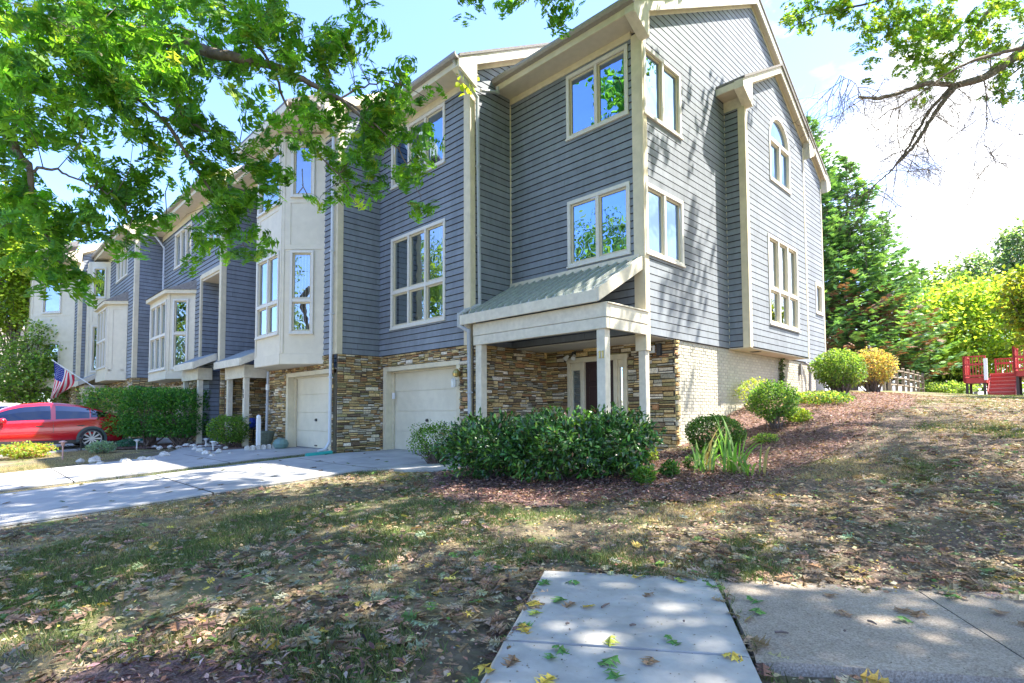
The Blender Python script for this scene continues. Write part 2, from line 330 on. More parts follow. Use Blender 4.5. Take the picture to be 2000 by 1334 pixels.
# ------------------------------------------------------------ building helpers
def frm(P,t,n):
    P=np.array(P,float);t=np.array(t,float);n=np.array(n,float)
    return lambda u,nn,z: P+t*u+n*nn+np.array([0,0,z])
def FY(Y): return frm((0,Y,0),(1,0,0),(0,-1,0))     # faces -Y, u = X
def FYb(Y): return frm((0,Y,0),(1,0,0),(0,1,0))
def FXr(X): return frm((X,0,0),(0,1,0),(1,0,0))     # faces +X, u = Y
def clap(mb,F,zb,zt,edge,ops=(),exp=.158,lap=.036,keep=.45,gap=.017):
    """lapped boards; edge(z)->(L,R) ; ops (u0,u1,z0,z1)"""
    nr=int(math.ceil((zt-zb)/exp))
    for r in range(nr):
        a=zb+r*exp;b=min(a+exp,zt);cs=sorted({a,b}|{z for o in ops for z in(o[2],o[3]) if a<z<b})
        g=1+random.uniform(-.09,.09);cc=(.215*g,.240*g,.270*g)
        for z0,z1 in zip(cs[:-1],cs[1:]):
            zm=(z0+z1)/2;e0,e1=edge(z0),edge(z1-1e-4)
            if e0[1]-e0[0]<=.001: continue
            if e1[1]-e1[0]<=.001: e1=(e0[1],e0[1])
            if e1[1]-e1[0]<=.001 and e0[1]-e0[0]<=.001: continue
            ivs=[(None,None)]
            cuts=sorted([(o[0],o[1]) for o in ops if o[2]<zm<o[3]])
            segs=[];cur='L'
            for c0,c1 in cuts: segs.append((cur,c0));cur=c1
            segs.append((cur,'R'))
            n0=lap*(1-(1-keep)*(z0-a)/exp)+.002;n1=lap*(1-(1-keep)*(z1-a)/exp)+.002
            for s0,s1 in segs:
                L0,L1=(e0[0],e1[0]) if s0=='L' else (s0,s0)
                R0,R1=(e0[1],e1[1]) if s1=='R' else (s1,s1)
                if R0-L0<.002 and R1-L1<.002: continue
                zq=z0+(gap if z0==a else 0);mb.quad(F(L0,n0,zq),F(R0,n0,zq),F(R1,n1,z1),F(L1,n1,z1),0,cc)
                if z0==a and R0-L0>.8 and random.random()<.22:
                    uj=random.uniform(L0+.2,R0-.2);mb.quad(F(uj,n0+.0015,z0+.004),F(uj+.006,n0+.0015,z0+.004),F(uj+.006,n1+.0015,z1-.003),F(uj,n1+.0015,z1-.003),1)
                if z0==a: mb.quad(F(L0,-.004,z0-.004),F(R0,-.004,z0-.004),F(R0,n0,z0+gap),F(L0,n0,z0+gap),1,cc)  # sloping near-black band paints the shade line under each lap
SIDD=mat('siding painted lap shade and butt joint',(.045,.048,.055),.9)  # colour holds the painted lap shade; butt joints share it
def rect(L,Rr): return lambda z:(L,Rr)
PALS=[(.44,.32,.15,4.5),(.29,.19,.09,3),(.31,.29,.23,2),(.52,.46,.36,2.4),(.33,.18,.09,1.),(.25,.22,.11,2.6),(.46,.35,.18,3),(.15,.11,.075,1.2),(.58,.53,.45,1.4)]
def stones(mb,F,u0,u1,z0,z1,ops=(),big=1.,seed=1,pal=PALS,topfn=None):
    rg=random.Random(seed);mb.fbox(F,u0,u1,-.03,.004,z0,z1,1) if not ops else None
    if ops:
        us=sorted({u0,u1}|{max(u0,min(u1,o[i])) for o in ops for i in(0,1)});zs=sorted({z0,z1}|{max(z0,min(z1,o[i])) for o in ops for i in(2,3)})
        for a,b in zip(us[:-1],us[1:]):
            for c,d in zip(zs[:-1],zs[1:]):
                um,zm=(a+b)/2,(c+d)/2
                if not any(o[0]<um<o[1] and o[2]<zm<o[3] for o in ops): mb.quad(F(a,.004,c),F(b,.004,c),F(b,.004,d),F(a,.004,d),1)
    w=[p[3] for p in pal]
    cells=[]
    def split(a,b,c,d):
        W,H=b-a,d-c
        if W>rg.uniform(.28,.5)*big: k=a+W*rg.uniform(.35,.65);split(a,k,c,d);split(k,b,c,d);return
        if H>rg.uniform(.055,.13)*big and W>.1: k=c+H*rg.uniform(.35,.65);split(a,b,c,k);split(a,b,k,d);return
        cells.append((a,b,c,d))
    zz=z0
    while zz<z1-.02:
        h=min(rg.uniform(.08,.24)*big,z1-zz)
        if z1-zz-h<.06:h=z1-zz
        x=u0-rg.uniform(0,.2)
        while x<u1-.01:
            ww=rg.uniform(.3,.9)*big;split(max(x,u0),min(x+ww,u1),zz,zz+h) if min(x+ww,u1)-max(x,u0)>.02 else None
            x+=ww
        zz+=h
    for a,b,c,d in cells:
        for o in ops:
            if a<o[1] and b>o[0] and c<o[3] and d>o[2]:
                # clip to the side that remains largest
                opt=[(a,min(b,o[0]),c,d),(max(a,o[1]),b,c,d),(a,b,max(c,o[3]),d),(a,b,c,min(d,o[2]))]
                opt=[q for q in opt if q[1]-q[0]>.02 and q[3]-q[2]>.02]
                if not opt: a=b;break
                a,b,c,d=max(opt,key=lambda q:(q[1]-q[0])*(q[3]-q[2]))
        if b-a<.025 or d-c<.02: continue
        g=.009;a+=g;b-=g;c+=g;d-=g;pr=rg.uniform(.008,.065);ch=min(.012,(b-a)*.2,(d-c)*.25)
        p=rg.choices(pal,w)[0];k=rg.uniform(.9,1.5);cc=(p[0]*k,p[1]*k*.97,p[2]*k*.9)
        j=lambda s=.006:rg.uniform(-s,s)
        q0=[(a+j(),c+j()),(b+j(),c+j()),(b+j(),d+j()),(a+j(),d+j())]
        base=[F(u,0,z) for u,z in q0];mid=[F(u,pr*.75,z) for u,z in q0]
        q1=[(a+ch,c+ch),(b-ch,c+ch),(b-ch,d-ch),(a+ch,d-ch)];top=[F(u+j(.004),pr+j(.008),z+j(.004)) for u,z in q1]
        fs=[(8,9,10,11)]
        for i in range(4): fs+=[(i,(i+1)%4,4+(i+1)%4,4+i),(4+i,4+(i+1)%4,8+(i+1)%4,8+i)]
        mb.add(base+mid+top,fs,0,cc)
def bricks(mb,F,u0,u1,z0,z1,seed=3,c0=(.50,.47,.38)):
    rg=random.Random(seed);mb.quad(F(u0,.003,z0),F(u1,.003,z0),F(u1,.003,z1),F(u0,.003,z1),1)
    r=0;z=z0
    while z<z1:
        x=u0-(.105 if r%2 else 0)
        while x<u1:
            a,b=max(x,u0)+.004,min(x+.205,u1)-.004;c,d=z+.006,min(z+.068,z1)
            if b-a>.01:
                k=rg.uniform(.86,1.06);n=.011+rg.uniform(-.003,.004)
                p=[F(a,0,c),F(b,0,c),F(b,0,d),F(a,0,d),F(a+.004,n,c+.004),F(b-.004,n,c+.004),F(b-.004,n,d-.004),F(a+.004,n,d-.004)]
                mb.add(p,[(4,5,6,7),(0,1,5,4),(1,2,6,5),(2,3,7,6),(3,0,4,7)],0,(c0[0]*k,c0[1]*k,c0[2]*k))
            x+=.213
        z+=.074;r+=1
def window(F,u0,u1,z0,z1,nc,parent,rows=None,glass=None,blind=None,cw=.085,room=True,sashw=.042,widths=None):
    """casing u0..u1 is the outer edge; rows: z of the middle rails"""
    glass=glass or GLASS;mb=MB();pn=MB()
    mb.fbox(F,u0,u1,0,.05,z1-cw,z1,0);mb.fbox(F,u0,u1,0,.052,z0,z0+cw*.9,0);mb.fbox(F,u0-.015,u1+.015,0,.075,z0-.025,z0+.02,0)
    mb.fbox(F,u0,u0+cw,0,.05,z0+cw*.9,z1-cw,0);mb.fbox(F,u1-cw,u1,0,.05,z0+cw*.9,z1-cw,0)
    ia,ib,ic,idd=u0+cw,u1-cw,z0+cw*.9,z1-cw
    zr=[ic]+list(rows or [])+[idd];mw=.075
    cols=[ia+(ib-ia)*k/nc for k in range(nc+1)] if not widths else [ia+(ib-ia)*w for w in widths]
    for r in (rows or []): mb.fbox(F,ia,ib,-.01,.047,r-.045,r+.045,0)
    for i in range(nc):
        a=cols[i]+(mw/2 if i else 0);b=cols[i+1]-(mw/2 if i<nc-1 else 0)
        if i: mb.fbox(F,cols[i]-mw/2,cols[i]+mw/2,-.012,.044,ic,idd,0)
        for k in range(len(zr)-1):
            c=zr[k]+(.045 if k else 0);d=zr[k+1]-(.045 if k<len(zr)-2 else 0);s=sashw
            # jamb reveal + sash frame
            mb.fbox(F,a,a+s,-.05,.0,c,d,1);mb.fbox(F,b-s,b,-.05,.0,c,d,1);mb.fbox(F,a+s,b-s,-.05,.0,c,c+s*1.2,1);mb.fbox(F,a+s,b-s,-.05,.0,d-s,d,1)
            pn.quad(F(a+s,-.03,c+s),F(b-s,-.03,c+s),F(b-s,-.03,d-s),F(a+s,-.03,d-s))
    w=mb.build('window',[SASHW,SASH],parent,bevel=.004)
    pn.build('pane',glass,w)
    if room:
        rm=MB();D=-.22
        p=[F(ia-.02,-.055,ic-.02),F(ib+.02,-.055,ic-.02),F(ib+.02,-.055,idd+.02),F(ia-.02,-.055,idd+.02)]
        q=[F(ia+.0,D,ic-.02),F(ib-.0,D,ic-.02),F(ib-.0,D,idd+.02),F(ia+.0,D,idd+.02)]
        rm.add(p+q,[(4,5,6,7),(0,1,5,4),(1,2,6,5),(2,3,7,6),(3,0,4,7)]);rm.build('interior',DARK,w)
    if blind:
        bl=MB()
        if blind=='v':
            x=ia+.05
            while x<ib-.03: bl.fbox(F,x,x+.035,-.10,-.09,ic+.03,idd-.03);x+=.085
            bl.build('blind',BLIND,w)
        elif blind=='h':
            z=ic+.04;lim=zr[1]-.06 if rows else idd-.04
            while z<lim: bl.fbox(F,ia+.03,ib-.03,-.11,-.08,z,z+.022);z+=.05
            bl.build('blind',BLIND,w)
        elif blind=='c':
            for a,b in ((ia+.02,ia+(ib-ia)*.22),(ib-(ib-ia)*.18,ib-.02)):
                n=max(4,int((b-a)/.045))
                bl=MB()
                for k in range(n):
                    x=a+(b-a)*k/n;bl.quad(F(x,-.16+.03*(k%2),ic),F(x+(b-a)/n,-.16+.03*((k+1)%2),ic),F(x+(b-a)/n,-.16+.03*((k+1)%2),idd),F(x,-.16+.03*(k%2),idd))
                bl.build('curtain',CURT,w)
    return w
def garage(F,u0,u1,z0,z1,parent,cw=.14):
    d=MB();n=4;h=(z1-z0)/n
    for i in range(n):
        d.fbox(F,u0,u1,-.32,-.28,z0+h*i+.004,z0+h*(i+1)-.004)
    d.fbox(F,u0,u1,-.34,-.30,z0,z1)
    d.fbox(F,u0,u1,-.33,-.276,z0-.02,z0+.05,1)
    D=d.build('garage_door',[GDOOR,mat('grey door seal',(.22,.22,.22),.7)],parent,bevel=.003)
    k=MB();um=(u0+u1)/2;k.fbox(F,um-.04,um+.04,-.28,-.25,z0+.82,z0+.90);k.tube([F(um,-.25,z0+.86),F(um,-.21,z0+.86),F(um+.05,-.2,z0+.86)],.01,6);k.fbox(F,um-.06,um+.06,-.28,-.25,z0+.10,z0+.13)
    k.build('latch',BLKM,D,split=True)
    t=MB();t.fbox(F,u0-cw,u0,-.34,.01,z0,z1+.1);t.fbox(F,u1,u1+cw,-.34,.01,z0,z1+.1);t.fbox(F,u0-cw,u1+cw,-.34,.012,z1,z1+.12)
    t.fbox(F,u0,u0+.03,-.27,-.2,z0,z1,0);t.fbox(F,u0,u1,-.27,-.2,z1-.04,z1)
    t.build('garage_frame',TRIM,parent,bevel=.005)
SL=.56;EZ=9.27
def gable_roof(x0,x1,yf,yr,parent,yb=None,ez=EZ,gut=True,xdrop=0):
    """ridge along X. eave at yf (z=ez) ridge at yr"""
    zr=ez+SL*(yr-yf);yb=yb if yb is not None else 2*yr-yf;th=.07
    m=MB()
    zb=zr-SL*(yb-yr)
    m.hexa([(x0,yf,ez),(x1,yf,ez),(x1,yr,zr),(x0,yr,zr),(x0,yf,ez+th),(x1,yf,ez+th),(x1,yr,zr+th),(x0,yr,zr+th)])
    m.hexa([(x0,yr,zr),(x1,yr,zr),(x1,yb,zb),(x0,yb,zb),(x0,yr,zr+th),(x1,yr,zr+th),(x1,yb,zb+th),(x0,yb,zb+th)])
    ro=m.build('roof',SHIN,parent)
    if gut:
        g=MB();pr=[(0,0),(-.10,.02),(-.13,.07),(-.13,.13),(-.115,.13),(-.105,.08),(-.02,.06),(-.0,.1)]
        g.prism([(x0,yf+a,ez-.06+b) for a,b in pr],(x1-x0-.02,0,0));g.build('gutter',GUT,ro)
    return ro,zr,zb
def rake(mb,xa,xb,yf,yr,ez,w=.24,z_off=-.01,y0=None):
    """sloping fascia board between x=xa..xb from eave (yf) to ridge (yr)"""
    s=SL if yr>yf else -SL
    zr=ez+SL*abs(yr-yf)
    mb.hexa([(xa,yf,ez-w),(xb,yf,ez-w),(xb,yr,zr-w),(xa,yr,zr-w),(xa,yf,ez+z_off+.05),(xb,yf,ez+z_off+.05),(xb,yr,zr+z_off+.05),(xa,yr,zr+z_off+.05)])
def eave_box(mb,x0,x1,yf,yw,ez=EZ,frieze=True,fd=.34):
    """fascia, soffit and frieze of a front eave"""
    mb.box(x0,x1,yf,yf+.03,ez-.20,ez-.0,0)
    mb.box(x0,x1,yf+.03,yw+.05,ez-.20,ez-.175,1)
    if frieze:
        mb.box(x0,x1,yw-.045,yw+.0,ez-.20-fd*.45,ez-.2,0);mb.box(x0,x1,yw-.03,yw+.0,ez-.2-fd,ez-.2-fd*.45-.006,0)
def downspout(pts,parent,name='downspout',r=.042,m=None):
    mb=MB()
    for a,b in zip(pts[:-1],pts[1:]):
        mb.tube([a,b],r,8)
    for p in pts[1:-1]: mb.lathe((p[0],p[1],p[2]-r),[(r*.98,0),(r*1.05,r),(r*.98,2*r)],8)
    for a,b in zip(pts[:-1],pts[1:]):
        L=np.linalg.norm(np.array(a)-np.array(b))
        if L>2:
            for k in range(1,int(L/1.8)+1):
                t=k/(int(L/1.8)+1);p=np.array(a)*(1-t)+np.array(b)*t;mb.box(p[0]-r*1.25,p[0]+r*1.25,p[1]-r*1.25,p[1]+r*1.25,p[2]-.015,p[2]+.015)
    return mb.build(name,m or DOWN,parent)
# ============================================================ END HOUSE (garage part + entry part)
H=empty('townhouse',(-9.8,10,0),'grey sided end townhouse with number 11 on its porch post and an arched side window','house',group='townhouses in the row')
FA,FB,SA,SB,SP=FY(9.85),FY(8.5),FXr(-6.0),FXr(-9.85),FXr(-5.48)
ZB=2.65
wA=[(-7.975,-6.30,7.34,8.86),(-7.975,-6.30,4.36,5.89)]
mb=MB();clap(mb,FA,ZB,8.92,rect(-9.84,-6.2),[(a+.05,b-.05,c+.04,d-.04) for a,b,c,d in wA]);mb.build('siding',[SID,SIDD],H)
wB=[(-13.215,-10.79,7.335,8.885),(-13.21,-10.78,3.36,5.905)]
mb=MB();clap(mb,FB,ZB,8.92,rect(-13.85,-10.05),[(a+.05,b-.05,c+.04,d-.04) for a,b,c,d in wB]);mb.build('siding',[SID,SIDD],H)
# return wall of the garage part, and its gable above the entry roof
yrB=8.5+5.9;zrB=EZ+SL*(yrB-7.95)
def edB(z):
    lo=8.62
    if z<EZ-.15: return (lo,9.85)
    y0=7.95+(z-EZ+.35)/SL
    return (max(lo,y0),15.5) if y0<yrB else (0,0)
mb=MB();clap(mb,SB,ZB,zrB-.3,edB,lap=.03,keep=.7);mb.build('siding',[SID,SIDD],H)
# side wall
yrA=15.75;yfA=9.3
wS=[(9.87,11.46,7.235,8.745),(9.87,11.46,4.30,5.80)]
wSm=(20.74,21.5,4.4,5.47)
def edA(z):
    y0=max(9.98,yfA+(z-EZ+.22)/SL) if z>EZ-.3 else 9.98
    y1=min(21.62,2*yrA-yfA-(z-EZ+.22)/SL) if z>EZ-.3 else 21.62
    return (y0,y1) if y1>y0 else (0,0)
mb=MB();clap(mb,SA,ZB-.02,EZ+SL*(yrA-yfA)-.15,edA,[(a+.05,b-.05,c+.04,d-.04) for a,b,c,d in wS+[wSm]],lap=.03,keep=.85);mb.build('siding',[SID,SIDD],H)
# bump
yf_,yr_,yb_=13.3,15.95,18.6;ezb=9.17
arch_c,arch_r,arch_b=16.14,.79,7.33;arch_s=8.5
wP=(15.06,17.33,3.35,5.78)
def edP(z):
    y0=max(13.9,yf_+(z-ezb+.16)/SL);y1=min(18.08,yb_-(z-ezb+.16)/SL)
    return (y0,y1) if y1>y0 else (0,0)
opsP=[(wP[0]+.05,wP[1]-.05,wP[2]+.04,wP[3]-.04),(arch_c-arch_r+.05,arch_c+arch_r-.05,arch_b+.04,arch_s)]
# arch opening: stepped slots hidden by the casing
for k in range(8):
    z0=arch_s+arch_r*k/8;z1=arch_s+arch_r*(k+1)/8;zm=min(z1,arch_s+arch_r)
    hw=math.sqrt(max(0,(arch_r-.03)**2-(zm-arch_s)**2));
    if hw>.04: opsP.append((arch_c-hw,arch_c+hw,z0,z1))
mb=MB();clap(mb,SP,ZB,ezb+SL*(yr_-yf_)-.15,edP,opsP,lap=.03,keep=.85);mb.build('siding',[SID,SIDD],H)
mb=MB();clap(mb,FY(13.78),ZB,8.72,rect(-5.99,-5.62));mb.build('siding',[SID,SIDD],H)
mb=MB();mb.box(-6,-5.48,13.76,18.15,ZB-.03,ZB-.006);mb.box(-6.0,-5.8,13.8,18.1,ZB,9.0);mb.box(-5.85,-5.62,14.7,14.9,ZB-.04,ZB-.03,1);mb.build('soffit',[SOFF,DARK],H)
# corner boards and trims
mb=MB()
mb.box(-6.22,-6.0,9.81,9.85,ZB-.35,EZ-.3);mb.box(-6.0,-5.96,9.81,9.98,ZB-.35,EZ-.4)
mb.box(-10.05,-9.85,8.45,8.5,ZB-.0,EZ-.3);mb.box(-9.85,-9.81,8.45,8.62,ZB-.0,EZ-.3)
mb.box(-9.84,-9.80,9.80,9.84,4.2,8.9)                               # inside corner
mb.box(-5.62,-5.48,13.735,13.78,ZB-.02,8.95);mb.box(-5.48,-5.44,13.735,13.9,ZB-.02,8.98)
mb.box(-5.48,-5.44,18.08,18.2,ZB-.02,9.1);mb.box(-5.99,-5.96,13.75,13.78,ZB,8.7)
mb.box(-6.0,-5.96,21.6,21.72,ZB-.1,9.0)
mb.box(-6,-5.955,17.42,17.54,1.4,ZB-.03)
# side gable inner trim
rake(mb,-5.995,-5.96,yfA+.55,yrA,EZ+SL*.55-.03,w=.26,z_off=-.05);rake(mb,-5.995,-5.96,2*yrA-yfA-.5,yrA,EZ+SL*.5-.03,w=.26,z_off=-.05)
rake(mb,-5.475,-5.44,yf_+.5,yr_,ezb+SL*.5-.03,w=.2,z_off=-.05);rake(mb,-5.475,-5.44,yb_-.5,yr_,ezb+SL*.5-.03,w=.2,z_off=-.05)
rake(mb,-9.85,-9.81,7.95+.6,yrB,EZ+SL*.6-.03,w=.3,z_off=-.05)
mb.build('trim_board',[TRIM],H,bevel=.006,split=True)
# eaves
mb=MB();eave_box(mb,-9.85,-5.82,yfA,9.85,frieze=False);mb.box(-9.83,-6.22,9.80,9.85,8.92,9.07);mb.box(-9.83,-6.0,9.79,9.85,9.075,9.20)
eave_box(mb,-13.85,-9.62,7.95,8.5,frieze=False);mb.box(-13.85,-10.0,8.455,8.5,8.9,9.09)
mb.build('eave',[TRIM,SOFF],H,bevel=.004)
mb=MB() # rakes + returns
for (xo,yf,yr,ez,xw,ww) in ((-5.80,yfA,yrA,EZ,-6.0,.25),(-9.62,7.95,yrB,EZ,-9.85,.25),(-5.28,yf_,yr_,ezb,-5.48,.2)):
    rake(mb,xo-.04,xo,yf,yr,ez,w=ww);rake(mb,xo-.04,xo,2*yr-yf,yr,ez,w=ww)
    th=.02
    for (ya,yb) in((yf,yr),(2*yr-yf,yr)):   # soffit strip
        s=ez-.16;zr=s+SL*abs(yb-ya);mb.hexa([(xw,ya,s),(xo-.03,ya,s),(xo-.03,yb,zr),(xw,yb,zr),(xw,ya,s+th),(xo-.03,ya,s+th),(xo-.03,yb,zr+th),(xw,yb,zr+th)],1)
    q=[(xw-.02,yf-.006,ez+.0),(xw-.02,yf-.006,ez-.205),(xw-.02,yf+.52,ez-.50),(xw-.02,yf+.56,ez-.50),(xw-.02,yf+.56,ez+.3)]
    mb.prism(q,(xo-xw+.025,0,0),0)
    yb=2*yr-yf;q=[(xw+.02,yb+.006,ez+.0),(xw+.02,yb+.006,ez-.205),(xw+.02,yb-.42,ez-.42),(xw+.02,yb-.46,ez+.24)]
    mb.prism(q,(xo-xw-.0,0,0),0)
mb.box(-6.3,-5.285,yf_,yf_+.03,ezb-.18,ezb-.01);mb.box(-6.3,-5.32,yf_+.03,13.78,ezb-.18,ezb-.16,1);mb.box(-5.99,-5.48,13.73,13.78,ezb-.45,ezb-.18)
mb.build('rake_board',[TRIMW,SOFF],H,bevel=.004,split=True)
gable_roof(-9.86,-5.77,yfA,yrA,H)
gable_roof(-13.86,-9.59,7.95,yrB,H,yb=yrB+6.3)
m=MB();zr=ezb+SL*(yr_-yf_)
for a,b in((yf_,yr_),(yb_,yr_)):
    m.hexa([(-6.05,a,ezb),(-5.24,a,ezb),(-5.24,b,zr),(-6.05,b,zr),(-6.05,a,ezb+.06),(-5.24,a,ezb+.06),(-5.24,b,zr+.06),(-6.05,b,zr+.06)])
m.build('roof',SHIN,H)
# windows
for i,(a,b,c,d) in enumerate(wA): window(FA,a,b,c,d,2,H,glass=GLASSD)
window(FB,*wB[0],3,H,glass=GLASSD)
window(FB,*wB[1],3,H,rows=[4.37],blind='c')
for a,b,c,d in wS: window(SA,a,b,c,d,2,H,glass=GLASSD)
window(SA,*wSm,1,H,glass=GLASS)
window(SP,*wP,3,H,rows=[4.33],blind='c')
# arched window
mb=MB();pn=MB();n=20;ri=arch_r-.085
for k in range(n):
    t0,t1=math.pi*k/n,math.pi*(k+1)/n
    P=lambda r,t,nn:SP(arch_c+r*math.cos(t),nn,arch_s+r*math.sin(t))
    for (ra,rb,na,nb,mi) in((ri,arch_r,0,.05,0),(ri-.045,ri,-.05,0.,1)):
        mb.hexa([P(ra,t0,nb),P(rb,t0,nb),P(rb,t0,na),P(ra,t0,na),P(ra,t1,nb),P(rb,t1,nb),P(rb,t1,na),P(ra,t1,na)],mi)
    pn.add([SP(arch_c,-.03,arch_s),P(ri-.045,t0,-.03),P(ri-.045,t1,-.03)],[(0,1,2)])
u0,u1=arch_c-arch_r,arch_c+arch_r
mb.fbox(SP,u0,u0+.085,0,.05,arch_b,arch_s);mb.fbox(SP,u1-.085,u1,0,.05,arch_b,arch_s);mb.fbox(SP,u0-.01,u1+.01,0,.06,arch_b-.02,arch_b+.075)
mb.fbox(SP,u0+.085,u1-.085,-.01,.046,arch_s-.05,arch_s+.05)
mb.fbox(SP,arch_c-.045,arch_c+.045,-.01,.044,arch_b+.07,arch_s-.05)
for a,b in((u0+.085,arch_c-.045),(arch_c+.045,u1-.085)):
    c,d=arch_b+.075,arch_s-.05
    mb.fbox(SP,a,a+.04,-.05,0,c,d,1);mb.fbox(SP,b-.04,b,-.05,0,c,d,1);mb.fbox(SP,a+.04,b-.04,-.05,0,c,c+.05,1);mb.fbox(SP,a+.04,b-.04,-.05,0,d-.04,d,1)
    pn.quad(SP(a+.04,-.03,c),SP(b-.04,-.03,c),SP(b-.04,-.03,d),SP(a+.04,-.03,d))
w=mb.build('arched_window',[SASHW,SASH],H);pn.build('pane',GLASSD,w)
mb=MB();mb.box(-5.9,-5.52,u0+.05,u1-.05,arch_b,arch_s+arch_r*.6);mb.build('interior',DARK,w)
# stone work
mb=MB()
stones(mb,FB,-13.83,-9.85,-.15,ZB,[(-13.62,-10.24,-.3,2.335)],seed=4)
stones(mb,FXr(-9.70),8.45,11.0,-.1,ZB,seed=5);mb.box(-9.86,-9.70,8.47,8.53,-.1,ZB,0,(.26,.2,.1))
stones(mb,FY(11.0),-9.7,-5.97,.0,ZB,[(-8.97,-7.18,-.1,2.40)],seed=6,big=1.15)
stones(mb,FXr(-5.99),10.97,11.14,.0,ZB-.03,seed=8,big=1.3)
mb.build('stone_wall',[STONE,MORT],H)
mb=MB();bricks(mb,FXr(-6.02),11.12,20.6,.1,ZB-.02);mb.build('brick_wall',[BRICK,BMORT],H)
# garage door
garage(FB,-13.47,-10.38,0,2.21,H)
# recess: ceiling, floor, infill
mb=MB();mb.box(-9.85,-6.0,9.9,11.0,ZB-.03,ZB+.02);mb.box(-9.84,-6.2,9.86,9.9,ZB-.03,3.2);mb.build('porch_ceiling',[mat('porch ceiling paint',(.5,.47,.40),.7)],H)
mb=MB();mb.box(-9.8,-5.95,8.3,11.0,-.1,.18);mb.build('porch_floor',CONC,H)
# entry door and sidelights
FD=FY(10.99);mb=MB()
for a,b in((-8.95,-8.86),(-8.52,-8.42),(-7.55,-7.45),(-7.27,-7.18)): mb.fbox(FD,a,b,-.05,.05,.18,2.33)
mb.fbox(FD,-8.97,-7.16,-.05,.06,2.29,2.41)
for a,b in((-8.86,-8.52),(-7.45,-7.27)):
    mb.fbox(FD,a,b,-.06,.0,.18,.75);mb.fbox(FD,a,b,-.06,.0,2.1,2.29)
    mb.fbox(FD,a,a+.05,-.06,.01,.75,2.1);mb.fbox(FD,b-.05,b,-.06,.01,.75,2.1)
dfr=mb.build('door_frame',TRIM,H,bevel=.005)
pn=MB();pn.quad(FD(-7.4,-.03,.75),FD(-7.32,-.03,.75),FD(-7.32,-.03,2.1),FD(-7.4,-.03,2.1));pn.build('sidelight',GLASS,dfr);pn=MB();pn.quad(FD(-8.81,-.03,.75),FD(-8.57,-.03,.75),FD(-8.57,-.03,2.1),FD(-8.81,-.03,2.1));pn.build('sidelight',GLASS,dfr)
mb=MB();mb.fbox(FD,-8.81,-8.57,-.1,-.05,.7,2.12);mb.build('sidelight_curtain',CURT,dfr)
mb=MB();a0,a1=-8.42,-7.55;mb.fbox(FD,a0,a1,-.06,-.02,.18,2.29)
for i in range(2):
    for z0,z1 in((.35,.95),(1.08,1.68),(1.8,2.15)):
        ua=a0+.12+i*.37;mb.fbox(FD,ua,ua+.26,-.02,-.005,z0,z1)
dd=mb.build('front_door',DOORM,H,bevel=.008)
kb=MB();kb.tube([FD(-7.63,-.02,1.15),FD(-7.63,.05,1.15)],.03,10);kb.build('handle',BRASS,dd)
# porch
yb0=8.42
mb=MB()
mb.box(-9.62,-9.42,yb0+.02,yb0+.2,.1,2.62);mb.box(-6.19,-6.0,yb0+.02,yb0+.19,.1,2.62);mb.box(-6.16,-6.0,9.83,9.98,.15,2.3)
mb.box(-6.165,-5.995,yb0+.01,yb0+.2,.12,.3);P0=mb.g;P1=None
if 1:
    for i in range(4):
        v0,f0=mb.g[i];v1,f1=mb.g[i+1] if i<3 else (mb.n,len(mb.f));q=MB();q.v=mb.v[v0:v1];q.c=mb.c[v0:v1];q.f=[[k-v0 for k in f] for f in mb.f[f0:f1]];q.m=mb.m[f0:f1]
        o=q.build('post_base' if i==3 else 'post',TRIMW,H if i<3 else P1,bevel=.008)
        if i==1: P1=o
mb=MB()
mb.box(-9.66,-5.93,yb0-.02,yb0+.10,2.825,3.10);mb.box(-9.66,-5.94,yb0-.012,yb0+.09,2.61,2.818)
mb.box(-6.0,-5.925,yb0+.10,9.86,2.825,3.07);mb.box(-6.0,-5.935,yb0+.09,9.81,2.61,2.818)
mb.box(-6.1,-5.90,yb0+.0,9.86,3.07,3.10)
mb.box(-9.66,-6.0,yb0+.10,yb0+.22,2.64,2.9)
mb.build('beam',TRIMW,H,bevel=.006,split=True)
zf0,yf0=3.30,8.28;zt,yt=4.17,9.84;sp=(zt-zf0)/(yt-yf0)
mb=MB();mb.box(-9.98,-6.05,yf0-.02,yf0+.02,3.10,3.33)   # fascia
mb.hexa([(-6.08,yf0-.01,3.10),(-6.0,yf0-.01,3.10),(-6.0,yt+.12,zt-.12),(-6.08,yt+.12,zt-.12),(-6.08,yf0-.01,3.36),(-6.0,yf0-.01,3.36),(-6.0,yt+.12,zt+.16),(-6.08,yt+.12,zt+.16)])
mb.box(-9.98,-6.08,yt-.06,yt-.002,zt+.02,zt+.12)
mb.build('fascia',TRIMW,H,bevel=.005,split=True)
mb=MB();mb.hexa([(-9.98,yf0,zf0-.03),(-6.05,yf0,zf0-.03),(-6.05,yt,zt-.03),(-9.98,yt,zt-.03),(-9.98,yf0,zf0),(-6.05,yf0,zf0),(-6.05,yt,zt),(-9.98,yt,zt)])
x=-9.93
while x<-6.1:
    mb.hexa([(x,yf0,zf0),(x+.035,yf0,zf0),(x+.035,yt-.05,zt-.03),(x,yt-.05,zt-.03),(x,yf0+.03,zf0+.09),(x+.035,yf0+.03,zf0+.09),(x+.035,yt-.05,zt+.07),(x,yt-.05,zt+.07)]);x+=.235
mb.build('porch_roof',SEAM,H)
